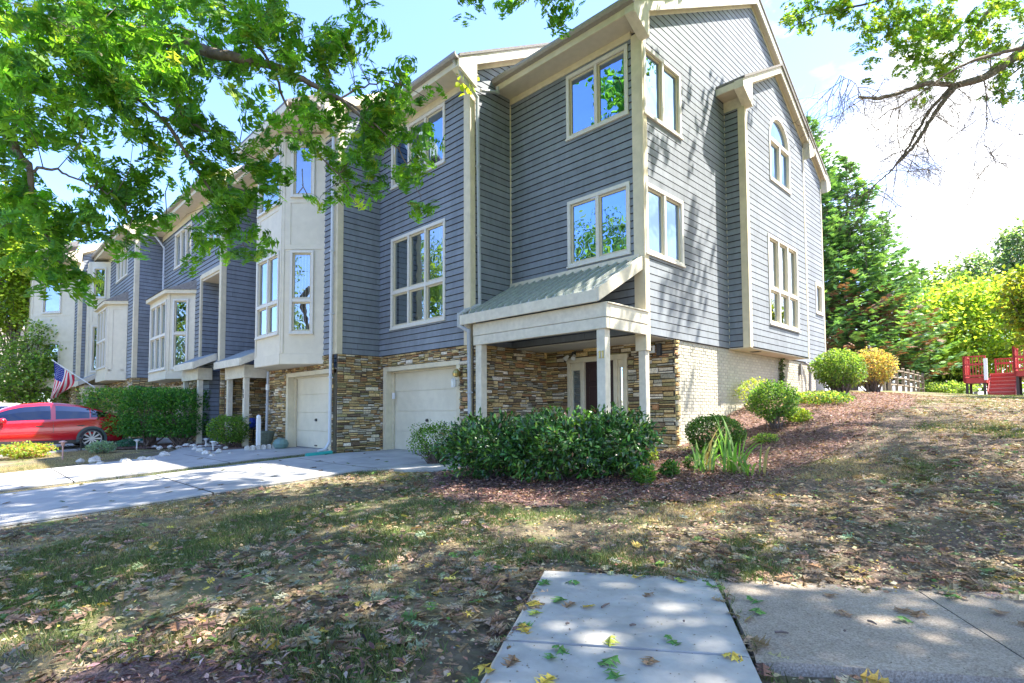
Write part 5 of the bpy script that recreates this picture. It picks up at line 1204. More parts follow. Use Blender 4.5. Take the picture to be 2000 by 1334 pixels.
# conifers
def conifer(px,d,top,rad,label,n=70,base=None):
    b=treebase(px,770,d);H_=at(px,top,d)[2]-b[2];t=empty('conifer_tree',tuple(b),label,'tree',group='conifers at the house corner')
    mb=MB();mb.tube([b,b+[0,0,H_*.5],b+[0,0,H_*.98]],[.24,.13,.02],8)
    P=[];A=[];Cc=[];
    for i in range(n):
        f=(i+.5)/n;z=H_*(.08+.935*f);R_=rad*(1-f)**.75*random.uniform(.5,1.15);nb=8 if f<.7 else 5
        for k in range(nb):
            a=random.uniform(0,6.28);dv=np.array([math.cos(a),math.sin(a),0.])
            tip=b+[0,0,z]+dv*R_+np.array([0,0,R_*.20]);root=b+[0,0,z-R_*.05]
            mb.tube([root,(root+tip)/2-[0,0,.1*R_],tip],[.03,.02,.006],3,cap=False)
            m_=max(4,int(R_*8.5))
            for j in range(m_):
                s=.25+.8*(j+1)/m_;q=root+(tip-root)*s+np.array([0,0,-.35*R_*s*(1-s)]);sd=(.36*R_*(1.05-s)+.1)
                q=q+np.array([-dv[1],dv[0],0])*random.uniform(-1,1)*sd+RNG.normal(0,.06,3)
                P.append(q);A.append(dv*1.+np.array([-dv[1],dv[0],0])*random.uniform(-.9,.9)+[0,0,random.uniform(-.1,.5)])
                hz=z/H_;br=hz<.34 and math.sin(a*2.3+hz*22)>.0 and s<1.1 and hz>.08
                Cc.append((.19,.10,.065) if br and random.random()<.8 else random.choice([(.12,.27,.09),(.18,.36,.10),(.08,.19,.09),(.22,.40,.11)]))
    mb.build('trunk',BARK,t)
    P=np.array(P);A=np.array(A);Cc=np.array(Cc)*(1+RNG.normal(0,.18,(len(P),1)))
    V,F,C2=leaves(P,A,RNG.normal(0,.35,(len(P),3))+[0,0,1],RNG.uniform(.25,.5,len(P)),np.clip(Cc,.01,.6),SPRAY)
    npmesh('crown',V,F,C2,NEED,t)
conifer(1592,31,225,4.2,'tallest conifer rising behind the rear corner of the house',80)
conifer(1668,31,305,4.2,'broad conifer with rusty dead patches low in its boughs, right of the house corner',66)
conifer(1735,33,440,3.4,'small slanting conifer top at the right end of the conifer clump',40)
# ---------------- shrubs
def GD(px,d): p=at(px,775,d);return (p[0],p[1],float(hgt(p[0],p[1])))
def shrub(px,py,w,h,label,pal,n,leaf=.05,tm=SIMP,name='shrub',depth_r=None,m=LEAF,flat=.0,lump=.18,stems=26,group=None,open_=.0,up=.7,pos=None,shell=.55,cat_='shrub'):
    """base pixel px,py ; w,h in photo pixels"""
    b=gp(px,py) if pos is None else np.array(pos);d=(b-CAM)@FX;s=d/FPX;rw=w*s/2;hh=h*s;rd=depth_r or rw*.85
    t=empty(name,tuple(b),label,cat_,group);mb=MB()
    zb=hh*(.18 if open_ else .08);c=b+[0,0,(hh+zb)/2];rz=(hh-zb)/2
    ph=RNG.uniform(0,6.28,6);v=rdir(n);rad=RNG.uniform(shell**3,1,n)**(1/3)
    ang=np.arctan2(v[:,1],v[:,0]);lum=1+lump*(np.sin(3*ang+ph[0]+4*v[:,2])*.5+np.sin(7*ang+ph[1]-5*v[:,2])*.3+np.sin(13*ang+11*v[:,2]+ph[2])*.25)
    e=1-flat*.35;vv=np.sign(v)*np.abs(v)**e if flat else v
    if flat: vv=vv/np.maximum(1e-6,np.abs(vv).max(1,keepdims=True)**flat)
    P=c+(RX*vv[:,0:1]*rw+np.array([FX[0],FX[1],0])*vv[:,1:2]*rd+np.array([0,0,1])*vv[:,2:3]*rz)*(rad*lum)[:,None]
    P[:,2]=np.maximum(P[:,2],b[2]+.03)
    out=v*.7+rdir(n)*.7+[0,0,.25]
    V,F,Cc=leaves(P,out,rdir(n)*.7+v*.5+[0,0,up],RNG.uniform(.7,1.3,n)*leaf,pick(pal,n,.25),tm)
    npmesh('foliage',V,F,Cc,m,t)
    for k in range(stems):
        q=P[random.randrange(n)];r0=b+np.array([random.uniform(-1,1)*rw*.25,random.uniform(-1,1)*rd*.25,0]);q=b+(q-b)*.85
        mb.tube([r0,r0*.5+q*.5+[random.uniform(-.1,.1)*rw,random.uniform(-.1,.1)*rw,.0],q],[max(.006,.014*hh),.009*max(hh,.5),.004],4,cap=False)
    mb.build('stem',TWIG,t);return t
DG=[(.035,.10,.025,4),(.055,.15,.03,3),(.09,.21,.04,2),(.16,.14,.05,.3)]
AZ=[(.035,.105,.022,4),(.055,.16,.028,3),(.12,.28,.045,2.2),(.24,.40,.06,.5),(.025,.06,.02,2),(.20,.12,.07,.25)]
BX=[(.09,.19,.045,3),(.14,.26,.06,2),(.06,.13,.035,2)]
lg='glossy shrubs in front of the porch'
shrub(960,935,190,116,'left third of the big glossy dark shrub mass below the porch',AZ,5610,.09,LANC,m=GLEAF,group=lg,lump=.42,depth_r=.7,shell=.6)
shrub(1085,940,200,128,'middle of the glossy shrub mass, nearest the camera in front of the porch',AZ,7140,.09,LANC,m=GLEAF,group=lg,lump=.42,depth_r=.75,shell=.6)
shrub(1200,935,150,126,'right end of the glossy shrub mass, beside the porch corner post',AZ,4930,.09,LANC,m=GLEAF,group=lg,lump=.42,depth_r=.65,shell=.6)
shrub(850,908,105,82,'small flat-topped shrub with bare lower twigs before the garage door',[(.10,.22,.035,3),(.17,.32,.05,2),(.06,.14,.03,2)],3600,.035,SIMP,open_=1,lump=.3,stems=60)
shrub(1397,888,112,76,'low clipped dark boxwood dome beside the brick wall',BX,7600,.038,OVAL,lump=.08,stems=30,shell=.75)
shrub(1512,838,95,92,'rounded small leaved bush halfway up the mulch slope',BX+[(.17,.27,.06,1)],4600,.05,OVAL,lump=.16,open_=1,shell=.55)
shrub(1640,775,98,92,'tall rounded bush with visible stems at the rear house corner',[(.12,.22,.05,3),(.20,.30,.07,3),(.08,.15,.04,1)],5600,.065,OVAL,lump=.14,open_=1,stems=90,shell=.4)
shrub(1705,768,86,86,'golden orange bush behind the rounded green one',[(.42,.29,.10,3),(.34,.31,.11,3),(.36,.20,.09,1),(.20,.25,.08,2)],4800,.07,OVAL,lump=.16,open_=1,stems=80,shell=.4)
shrub(1560,826,46,26,'low yellow-green mound at the foot of the slope bush',[(.28,.36,.06,3),(.18,.28,.05,2)],900,.05,OVAL,stems=4)
shrub(1495,866,48,18,'flat light green sprout patch on the mulch above the iris',[(.20,.32,.08,3),(.12,.22,.05,2)],500,.04,OVAL,stems=4)
shrub(1258,950,40,36,'little bright shrub seedling right of the big glossy shrubs',[(.14,.27,.05,3),(.09,.19,.04,2)],520,.05,OVAL,stems=8)
shrub(1308,934,34,32,'second little shrub seedling, between the first and the iris',[(.12,.24,.06,3),(.08,.17,.04,2)],420,.05,OVAL,stems=8)
shrub(1355,920,36,30,'small dark seedling at the left foot of the iris',[(.08,.17,.05,3),(.06,.13,.04,2)],360,.045,OVAL,stems=6)
shrub(1275,905,20,26,'sprig of bright leaves by the porch corner stone',[(.28,.36,.06,3)],120,.06,OVAL,stems=4)
shrub(1600,790,120,24,'low green and yellow ground ivy under the rear bushes',[(.10,.20,.05,3),(.20,.30,.06,2),(.35,.36,.07,1)],2200,.06,OVAL,stems=4,name='ground_ivy',cat_='ivy')
shrub(1475,800,70,60,'loose yellow-green spray against the painted brick',[(.25,.36,.06,3),(.33,.38,.07,2)],700,.07,LANC,open_=1,stems=14)
HP=lambda x,y:(x,y,float(hgt(x,y)))
gv='clipped hedge shrubs beside the red car'
HG=[(.05,.17,.04,4),(.08,.22,.05,3),(.13,.30,.06,2)];HY=[(.20,.33,.06,3),(.14,.26,.05,3),(.30,.40,.10,2)]
shrub(225,868,100,112,pos=HP(-24.9,4.15),label='yellowish hedge shrub overlapping the rear of the red car',pal=HY+HG,n=6200,leaf=.085,tm=OVAL ,flat=.8,lump=.08,open_=1,group=gv,stems=40)
shrub(300,868,92,114,pos=HP(-23.2,4.95),label='middle hedge shrub in the clipped row left of the porch',pal=HG,n=6000,leaf=.085,tm=OVAL ,flat=.8,lump=.08,open_=1,group=gv,stems=40)
shrub(358,866,84,110,pos=HP(-22.1,5.6),label='right end hedge shrub next to the shaded entry post',pal=HG,n=5600,leaf=.085,tm=OVAL ,flat=.8,lump=.08,open_=1,group=gv,stems=40)
shrub(447,876,72,64,'small squarish green bush in front of the number 13 post',[(.12,.24,.04,3),(.18,.30,.05,2),(.08,.16,.04,2)],3800,.06,OVAL,flat=.3,lump=.12,open_=1)
shrub(58,882,92,27,pos=HP(-22.9,1.55),label='low red-tipped golden shrub in front of the red car',pal=[(.34,.38,.06,3),(.42,.20,.09,1.2),(.22,.34,.06,3)],n=2300,leaf=.07,tm=OVAL,lump=.35)
shrub(198,885,54,22,'grey-green low creeping plant near the rear wheel',[(.22,.34,.28,3),(.30,.40,.30,2)],1300,.05,SIMP,name='ground_plant',cat_='plant')
shrub(250,874,40,15,'blue-green low creeping plant at the hedge foot',[(.08,.25,.22,3),(.12,.3,.22,2)],800,.05,SIMP,name='ground_plant',cat_='plant')
shrub(1850,772,100,26,pos=GD(1850,30),label='weedy brush at the lawn edge left of the deck stairs',pal=[(.24,.34,.10,3),(.16,.26,.06,3)],n=2200,leaf=.12,tm=SIMP,lump=.4,name='brush',cat_='brush')
shrub(1815,772,30,20,pos=GD(1815,37),label='tangle of vines at the foot of the rail fence',pal=[(.07,.14,.04,3),(.12,.2,.05,2)],n=900,leaf=.1,tm=SIMP,name='brush',cat_='brush')
shrub(1975,772,50,26,pos=GD(1985,29.5),label='weeds under the right platform of the deck',pal=[(.2,.3,.08,3),(.12,.22,.05,3)],n=800,leaf=.1,tm=SIMP,name='brush',cat_='brush')
# iris clump
def iris(px,py,label,n,h,pal,droop):
    b=gp(px,py);t=empty('iris_plant',tuple(b),label,'plant');mb=MB()
    for k in range(n):
        a=random.uniform(0,6.28);L=h*random.uniform(.55,1.1);w=random.uniform(.012,.022);le=random.uniform(.2,.95) if random.random()>droop else random.uniform(.9,1.5)
        dv=np.array([math.cos(a),math.sin(a),0]);sd=np.array([-dv[1],dv[0],0]);p=b+dv*random.uniform(0,.12)+sd*random.uniform(-.15,.15);pts=[];z=0;x=0;an=le*.3
        for i in range(7):
            pts.append(p+dv*x+[0,0,z]);x+=L/6*math.sin(an);z+=L/6*math.cos(an);an+=le*.28
        ws=[w*.7,w,w*1.05,w,w*.85,w*.55,.001];c=random.choice(pal)
        for i in range(6): mb.quad(pts[i]-sd*ws[i],pts[i]+sd*ws[i],pts[i+1]+sd*ws[i+1],pts[i+1]-sd*ws[i+1],0,c)
        if max(0,1)==1:
            pass
    mb.build('leaf_fan',LEAF,t)
iris(1372,925,'left fan of sword-shaped iris leaves, some flopped pale',22,.80,[(.12,.26,.07),(.25,.36,.22),(.35,.30,.12)],.35)
iris(1432,925,'right fan of taller sword-shaped iris leaves with arching outer blades',24,.95,[(.10,.26,.05),(.14,.32,.06),(.20,.34,.12)],.3)
iris(1470,932,'flopped strappy iris leaves lying toward the lawn',14,.8,[(.20,.28,.10),(.35,.32,.14),(.14,.28,.06)],.95)
# ============================================================ OBJECTS
def car(xc,yr,z0,label,paint,full=True):
    t=empty('parked_car',(xc,yr-2.3,z0),label,'car');W=lambda l,w,z:(xc+w,yr-l,z0+z)
    lt=[0,.12,.35,.8,1.3,1.8,2.3,2.8,3.2,3.5,3.75,4.1,4.45,4.68,4.75]
    zt=[.98,1.10,1.24,1.43,1.56,1.62,1.625,1.57,1.44,1.27,1.10,1.0,.90,.76,.62]
    wl=[.80,.87,.92,.955,.96,.96,.96,.96,.96,.955,.95,.93,.88,.78,.66]
    bl=[.98,1.07,1.08,1.06,1.03,1.01,.99,.975,.965,.96,.955,.94,.87,.74,.60]
    it=lambda l,a:float(np.interp(l,lt,a))
    def sec(l):
        T,Wd,B=it(l,zt),it(l,wl),it(l,bl);B=min(B,T-.01);g=max(0,T-B);wr=Wd-.05-min(.30,.48*g)
        return [(0,.24),(Wd*.85,.24),(Wd*.97,.33),(Wd,.52),(Wd*.995,.72),(Wd*.975,B-.08*min(1,B)),(Wd*.95,B),(Wd*.95-(Wd*.95-wr)*.5,B+g*.52),(wr,B+g*.86),(wr*.86,B+g*.96),(wr*.5,T),(0,T+.012*min(1,g))]
    ls=np.concatenate([np.linspace(0,4.75,40)]);mb=MB();rows=[]
    for l in ls:
        h=sec(l);rows.append([W(l,w,z) for w,z in h]+[W(l,-w,z) for w,z in h[-2:0:-1]])
    n=len(rows[0]);vs=[p for r in rows for p in r];fs=[]
    for i in range(len(rows)-1):
        for j in range(n): fs.append((i*n+j,i*n+(j+1)%n,(i+1)*n+(j+1)%n,(i+1)*n+j))
    fs+=[tuple(range(n))[::-1],tuple((len(rows)-1)*n+j for j in range(n))]
    mb.add(vs,fs);body=mb.build('body',paint,t,smooth=True)
    def glass(nm,l0,l1,t0,t1,par,sd=1):
        g=MB();K=10
        def P(l,tt):
            h=sec(l);a,b,c=h[6],h[7],h[8];p=(a[0]+(b[0]-a[0])*tt*2,a[1]+(b[1]-a[1])*tt*2) if tt<.5 else (b[0]+(c[0]-b[0])*(tt*2-1),b[1]+(c[1]-b[1])*(tt*2-1))
            return W(l,sd*(p[0]+.006),p[1]+.003)
        for i in range(K):
            la,lb=l0+(l1-l0)*i/K,l0+(l1-l0)*(i+1)/K
            for ta,tb in((t0,.5),(.5,t1)): g.quad(P(la,ta),P(lb,ta),P(lb,tb),P(la,tb))
        return g.build(nm,CARG,par,smooth=True)
    for sd in(1,-1):
        glass('side_window',.50,.96,.10,.86,t,sd);glass('side_window',1.0,1.93,.06,.92,t,sd);glass('side_window',2.06,3.42,.06,.92,t,sd)
    k=MB()
    for l in(1.99,3.35): 
        for i in range(6): z=.38+i*.1;wd=np.interp(z,[.33,.52,.72,.95],[.97,1,.995,.96])*it(l,wl);k.box(*sorted((W(l-.005,0,0)[0]+wd-.002,W(l,0,0)[0]+wd+.003)),W(l+.005,0,0)[1],W(l-.005,0,0)[1],z0+z,z0+z+.1)
    for l in(1.15,2.25): k.box(xc+it(l,wl)*.985,xc+it(l,wl)*.985+.012,yr-l-.2,yr-l,z0+.80,z0+.83)
    k.box(xc-.9,xc+.93,yr-4.1,yr-.55,z0+.20,z0+.33);k.build('sill_trim',BLKM,t)
    m=MB();m.lathe((xc+1.04,yr-3.28,z0+.93),[(.03,0),(.10,.02),(.11,.09),(.07,.15),(.02,.17)],10);m.build('mirror',paint,t,smooth=True)
    tl=MB();tl.box(xc+.78,xc+.90,yr-.36,yr-.10,z0+.93,z0+1.02);tl.box(xc-.9,xc-.78,yr-.36,yr-.1,z0+.93,z0+1.02);tl.build('taillight',mat('taillight red',(.4,.01,.01),.2),t)
    for l in(.93,3.82):
        for sd in(1,-1):
            w=MB();c=W(l,sd*.90,.35);f=lambda r,a,o:(c[0]+sd*o,c[1]+r*math.cos(a),c[2]+r*math.sin(a))
            arch=MB();N_=18
            for i in range(N_):
                a,b=-.25+3.64*i/N_,-.25+3.64*(i+1)/N_;arch.quad(f(.36,a,.07),f(.36,b,.07),f(.44,b,.066),f(.44,a,.066));
            arch.add([f(0,0,.055)]+[f(.38,6.283*i/24,.055) for i in range(24)],[(0,1+i,1+(i+1)%24) for i in range(24)],1)
            arch.build('wheel_arch',[mat('dark teal grey plastic',(.06,.09,.09),.6),BLACK],t)
            P=[(.35,-.10),(.352,.06),(.33,.09),(.275,.095),(.26,.07)];V=[];F=[];K=32
            for r,o in P:
                for i in range(K): V.append(f(r,6.2832*i/K,o))
            for q in range(len(P)-1):
                for i in range(K): F.append((q*K+i,q*K+(i+1)%K,(q+1)*K+(i+1)%K,(q+1)*K+i))
            w.add(V,F);wh=w.build('wheel',BLACK,t,smooth=True)
            rm=MB()
            for i in range(K): a,b=6.2832*i/K,6.2832*(i+1)/K;rm.quad(f(.262,a,.085),f(.262,b,.085),f(.285,b,.098),f(.285,a,.098));rm.add([f(0,0,.04),f(.26,a,.04),f(.26,b,.04)],[(0,1,2)],1)
            for i in range(10):
                a=6.2832*i/10;rm.add([f(.03,a-.6,.08),f(.03,a+.6,.08),f(.265,a+.11,.09),f(.265,a-.11,.09)],[(0,1,2,3)])
            rm.add([f(0,0,.1)]+[f(.06,6.283*i/12,.095) for i in range(12)],[(0,1+i,1+(i+1)%12) for i in range(12)])
            rm.build('rim',[ALLOY,BLACK],wh)
    return t
car(-25.35,4.35,float(hgt(-25.3,2.))+.06,'shiny red electric hatchback car parked on the driveway behind the golden shrub',CARR)
car(-29.6,3.5,float(hgt(-29,1.))+.1,'white car mostly hidden beyond the red one at the left edge',CARW)
# flag
fl=empty('flag',tuple(at(150,745,26)),'United States flag hanging from a slanted white house pole above the red car','flag')
mb=MB();mb.tube([at(185,757,26.3),at(103,704,25.8)],.022,8);mb.lathe(tuple(at(103,704,25.8)),[(.03,-.03),(.045,0),(.03,.04),(.01,.05)],8);mb.build('flagpole',WHITE,fl)
FR=mat('flag red cloth',(.62,.03,.07),.75);FW=mat('flag white cloth',(.78,.77,.76),.75);FB_=mat('flag blue cloth',(.03,.05,.30),.75)
H0,H1,B0,B1=at(105,706,25.8),at(143,733,26.1),at(99,784,25.9),at(111,771,26.1)
def FLG(u,v):  # u along hoist from tip (0) to house (1), v along the fly
    p=(H0*(1-u)+H1*u)*(1-v)+(B0*(1-u)+B1*u)*v
    bow=np.array([0,0,1.])*(-.10*math.sin(math.pi*v)*u)+RX*(.42*math.sin(math.pi*min(1,v*1.05))*u*.55)
    return p+bow+FX*(.10*math.sin(u*7+v*3)*(.3+v)+.05*math.sin(u*13+v*5))
mb=MB();NV=26;NU=26
for i in range(NU):
    st=i//2
    for j in range(NV):
        u0,u1,v0,v1=i/NU,(i+1)/NU,j/NV,(j+1)/NV;can=(u0<7/13-.001 and v0<.40)
        mb.quad(FLG(u0,v0),FLG(u1,v0),FLG(u1,v1),FLG(u0,v1),2 if can else (st%2))
for r in range(9):
    for c in range(6 if r%2==0 else 5):
        u=(r+1)/10*7/13;v=((c+.5)/6 if r%2==0 else (c+1)/6)*.385;pts=[]
        for k in range(10):
            a=k*math.pi/5;rr=.026 if k%2==0 else .011;pts.append(FLG(u+rr*math.cos(a)*.62,v+rr*math.sin(a)*.55)-FX*.012)
        mb.add(pts,[tuple(range(10))],1)
mb.build('cloth',[FR,FW,FB_],fl)
# split rail fence
def fence():
    t0=at(1738,764,29);t=empty('rail_fence',(t0[0],t0[1],float(hgt(t0[0],t0[1]))),'weathered split rail fence with three rails running back toward the understory tree','fence')
    pts=[(1727,23.5),(1738,24),(1752,24.8),(1765,25.6),(1775,26.4),(1785,27.2),(1794,28),(1803,28.8)];pp=[]
    for k,(px,d) in enumerate(pts):
        p=at(px,765,d);z=float(hgt(p[0],p[1]));h=.5 if k<2 else 1.08;m=MB();m.hexa([(p[0]-.06,p[1]-.05,z-.1),(p[0]+.06,p[1]-.05,z-.1),(p[0]+.06,p[1]+.05,z-.1),(p[0]-.06,p[1]+.05,z-.1),(p[0]-.05,p[1]-.05,z+h),(p[0]+.06,p[1]-.04,z+h-.03),(p[0]+.05,p[1]+.05,z+h),(p[0]-.06,p[1]+.04,z+h+.02)]);m.build('post',WOODG,t);pp.append((p[0],p[1],z))
    for q in(.26,.58,.9):
        for a,b in zip(pp[1:-1],pp[2:]): m=MB();m.tube([(a[0],a[1],a[2]+q),(b[0],b[1],b[2]+q+.02)],[.05,.045],6);m.build('rail',WOODG,t)
fence()
# red deck
def deck():
    d=25.5;o=at(1930,776,d);gz=float(hgt(o[0],o[1]));o=np.array([o[0],o[1],gz]);t=empty('deck',tuple(o),'red stained timber deck with six steps, balusters and one white newel post','deck')
    b=np.array([o[0],o[1],0]);b/=np.linalg.norm(b);a=-.10;b=np.array([b[0]*math.cos(a)-b[1]*math.sin(a),b[0]*math.sin(a)+b[1]*math.cos(a),0]);r=np.array([b[1],-b[0],0]);b,r=b*.8,r*.8;F=lambda u,n,z:o+r*u-b*n+np.array([0,0,z]);s=d/FPX
    H_=1.05;st=MB()
    for i in range(6): st.fbox(F,.03,1.16,-(i+1)*.27-.0,-i*.27+.03,(i+1)*H_/6-.04,(i+1)*H_/6,1);st.fbox(F,.05,1.14,-i*.27-.03,-i*.27,i*H_/6,(i+1)*H_/6-.045,0)
    st.fbox(F,-.02,.03,-1.6,.04,-.1,.10,0);st.hexa([F(-.02,.04,-.1),F(.03,.04,-.1),F(.03,-1.62,-.1),F(-.02,-1.62,-.1),F(-.02,.04,.2),F(.03,.04,.2),F(.03,-1.62,H_),F(-.02,-1.62,H_)]);st.hexa([F(1.14,.04,-.1),F(1.19,.04,-.1),F(1.19,-1.62,-.1),F(1.14,-1.62,-.1),F(1.14,.04,.2),F(1.19,.04,.2),F(1.19,-1.62,H_),F(1.14,-1.62,H_)])
    st.build('stairs',[REDP,mat('worn red tread edge',(.50,.17,.15),.6,noise=.2)],t)
    def plat(u0,u1,n0,n1,z):
        m=MB();m.fbox(F,u0,u1,n0,n1,z-.22,z);m.fbox(F,u0,u1,n0,n1+.03,z,z+.03);m.build('platform',REDP,t)
        for u in(u0+.1,u1-.1):
            for n in(n0+.1,n1-.1): m=MB();m.fbox(F,u-.06,u+.06,n-.06,n+.06,-.3,z-.2);m.build('support_post',mat('dark deck post',(.07,.05,.045),.8),t)
    def rail(p,q,z,h=.82):
        p=np.array(p);q=np.array(q);L=np.linalg.norm(q-p);n=int(L/.13);m=MB()
        for k in range(n+1): c=p+(q-p)*k/n;m.fbox(F,c[0]-.018,c[0]+.018,c[1]-.018,c[1]+.018,z+.06,z+h-.05)
        a=F(p[0],p[1],0);c=F(q[0],q[1],0);dv=(c-a)/L;sd=np.array([-dv[1],dv[0],0])
        for zz,w,hh in((z+h-.05,.07,.05),(z+.60,.02,.09),(z+.07,.02,.09)): m.hexa([x+[0,0,zz] for x in(a-sd*w,c-sd*w,c+sd*w,a+sd*w)]+[x+[0,0,zz+hh] for x in(a-sd*w,c-sd*w,c+sd*w,a+sd*w)])
        for c in(p,q): m.fbox(F,c[0]-.05,c[0]+.05,c[1]-.05,c[1]+.05,z-.2,z+h)
        m.build('railing',REDP,t)
    plat(-1.05,-.05,-1.9,-.15,.82);plat(-.05,4,-5,-1.62,H_);plat(1.2,4,-1.7,.3,1.05)
    rail((-1.05,-.15),(-.1,-.15),.82,1.05);rail((-1.05,-1.9),(-1.05,-.15),.82,1.05);rail((-.05,-4.9),(4,-4.9),H_,.9);rail((1.2,.3),(4,.3),1.05,1.12);rail((1.2,-1.7),(1.2,.3),1.05,1.12)
    m=MB();m.fbox(F,-.14,.02,-.18,-.0,.72,1.72);m.build('newel_post',WHITE,t)
deck()
# rocks
RK=[(365,873,11),(378,874,9),(392,874,8),(405,873,10),(418,872,9),(333,876,8),(350,876,8),(312,878,10),(302,875,9),(430,873,7),(440,878,8),(382,880,10),(393,884,12),(404,889,13),(414,893,9),(427,886,12),(450,888,7),(398,868,8),(425,869,8),(372,866,8),(388,867,9),(320,893,15),(246,905,18),(278,901,12),(293,900,13),(184,905,15),(196,908,11),(157,904,10),(190,899,12),(300,906,9),(342,870,8)]
RO=[]
names=['flat','pointed','knobbly','squarish','chipped','smooth','slanted','split']
zones=[('on the mulch edge by the hedge',0),('beside the solar light',1),('at the dry lawn corner',2)]
for k,(px,py,w) in enumerate(RK):
    p=gp(px,py);d=(p-CAM)@FX;r=w*1.5*d/FPX/2;mb=MB();rg=random.Random(k);V=[];F=[];a=7;b=4
    sx,sy,sz=r*rg.uniform(.9,1.2),r*rg.uniform(.7,1.1),r*rg.uniform(.5,.8)
    for i in range(b+1):
        th=math.pi*i/b
        for j in range(a):
            ph=6.283*j/a;q=rg.uniform(.8,1.15);V.append((p[0]+sx*q*math.sin(th)*math.cos(ph),p[1]+sy*q*math.sin(th)*math.sin(ph),p[2]+sz*.5+sz*q*math.cos(th)))
    for i in range(b):
        for j in range(a): F.append((i*a+j,i*a+(j+1)%a,(i+1)*a+(j+1)%a,(i+1)*a+j))
    mb.add(V,F);o=mb.build('garden_rock',ROCKM);RO.append((px,py,o,w))
ORD=['first','second','third','fourth','fifth','sixth','seventh','eighth','ninth','tenth','eleventh','twelfth']
def ordlab(lst,fmt,cat_,grp):
    for k,o in enumerate(o for _,o in sorted(lst,key=lambda q:q[0])): tag(o,fmt%ORD[k] if len(lst)>1 else fmt.replace('%s from the left of the ','the ').replace('%s from the left, ',''),cat_,group=grp)
zr=dict(a=('rocks in the upper row under the hedge',lambda x,y,w:y<880 and x<=360),b=('upper row rocks between hedge and path lights',lambda x,y,w:y<880 and 360<x<=394),c=('rocks behind the pair of path lights',lambda x,y,w:y<880 and x>394),
 d=('rocks around the bed tip beside the driveway',lambda x,y,w:y>=880 and x>360),e=('rocks on the dry lawn corner',lambda x,y,w:y>=880 and 225<x<=360),f=('rocks beside the pink solar light',lambda x,y,w:y>=880 and x<=225))
for nm,fn in zr.values(): ordlab([(x,o) for x,y,o,w in RO if fn(x,y,w)],'pale rock, %s from the left of the '+nm,'rock',nm)
# scalloped edging blocks, path lights, ornaments
for k in range(7):
    p=gp(482+k*10.6,882-k*.7);d=(p-CAM)@FX;w=5.2*d/FPX;mb=MB();dv=RX*w
    pts=[p-dv,p+dv]+[p+dv*math.cos(a)*1.0+np.array([0,0,w*1.3+w*.9*math.sin(a)]) for a in np.linspace(0,math.pi,8)]
    mb.prism(pts,tuple(np.array([FX[0],FX[1],0])*.07));o=mb.build('edging_block',ROCKM,bevel=.006);EB=globals().setdefault('EB_',[]);EB.append((k,o))
ordlab(EB_,'scalloped pale block, %s from the left in the edging by the stone pier','edging block','scalloped edging blocks')
def plight(px,py,h,lab,m=WHITE):
    p=gp(px,py);d=(p-CAM)@FX;H_=h*d/FPX;t=empty('path_light',tuple(p),lab,'path light');mb=MB();mb.tube([p,p+[0,0,H_*.8]],.02,6);mb.build('stake',m,t);mb=MB();mb.lathe(tuple(p+[0,0,H_*.72]),[(.03,0),(.05,.02),(.05,H_*.16),(.10,H_*.17),(.10,H_*.2),(.02,H_*.26)],10);mb.build('lamp_head',m,t)
plight(402,874,18,'pale solar path light with round cap, left of the pair on the mulch',WHITE);plight(416,881,20,'pale solar path light on the bed tip, right of the pair',WHITE);plight(267,878,20,'pale solar path light at the right end of the blue-green creeper',WHITE);plight(122,898,38,'pink tinted solar light standing alone on the dry lawn',mat('faded pink plastic',(.6,.35,.3),.5));plight(158,880,26,'thin black path light before the rear wheel of the red car',BLKM)
p=gp(504,880);mb=MB();mb.box(p[0]-.05,p[0]+.05,p[1]-.05,p[1]+.05,p[2],p[2]+.95);mb.lathe((p[0],p[1],p[2]+.95),[(.05,0),(.07,.02),(.06,.08),(.02,.11)],8);o=mb.build('garden_post',WHITE);tag(o,'short white wooden garden post beside the urn','post')
p=gp(520,877);mb=MB();mb.lathe(tuple(p),[(.16,0),(.13,.04),(.10,.1),(.18,.25),(.24,.5),(.22,.55),(.20,.53)],14);o=mb.build('urn',mat('mossy urn stone',(.10,.12,.09),.8,noise=.3));tag(o,'dark mossy garden urn against the stone pier left of the closed garage','urn')
p=gp(548,878);mb=MB();mb.lathe(tuple(p),[(.12,0),(.2,.08),(.23,.18),(.18,.28),(.1,.33)],12);o=mb.build('flower_pot',mat('grey green glaze',(.16,.26,.24),.35));tag(o,'round grey-green glazed pot between the urn and the garage frame','pot')
q=gp(488,868);mb=MB();mb.lathe((q[0],q[1],q[2]+.55),[(.08,0),(.2,.06),(.24,.2),(.2,.32),(.12,.36)],12);mb.box(q[0]-.2,q[0]+.2,q[1]-.2,q[1]+.2,q[2]+.50,q[2]+.55,1);
for a in(-.17,.17):
    for b in(-.17,.17): mb.box(q[0]+a-.02,q[0]+a+.02,q[1]+b-.02,q[1]+b+.02,q[2],q[2]+.5,1)
o=mb.build('plant_stand',[BLUEP,BLKM]);tag(o,'cobalt blue bowl on a black stand behind the white garden post','plant stand')
mb=MB();a,b=gp(648,889),gp(598,894);mb.tube([a+[0,0,.07],(a+b)/2+[0,0,.05],b+[0,0,.04]],[.05,.06,.07],8);o=mb.build('drain_extension',TEAL);tag(o,'teal plastic drain extension lying at the foot of the pale downspout','drain pipe')
mb=MB();a,b=gp(255,869),gp(292,866);mb.hexa([a+[0,0,.12],b+[0,0,.12],b+FX*.3+[0,0,.12],a+FX*.3+[0,0,.12],a+[0,0,.2],b+[0,0,.2],b+FX*.3+[0,0,.2],a+FX*.3+[0,0,.2]]);o=mb.build('kneeling_bench',TEAL);tag(o,'low teal bench lying under the hedge','bench')
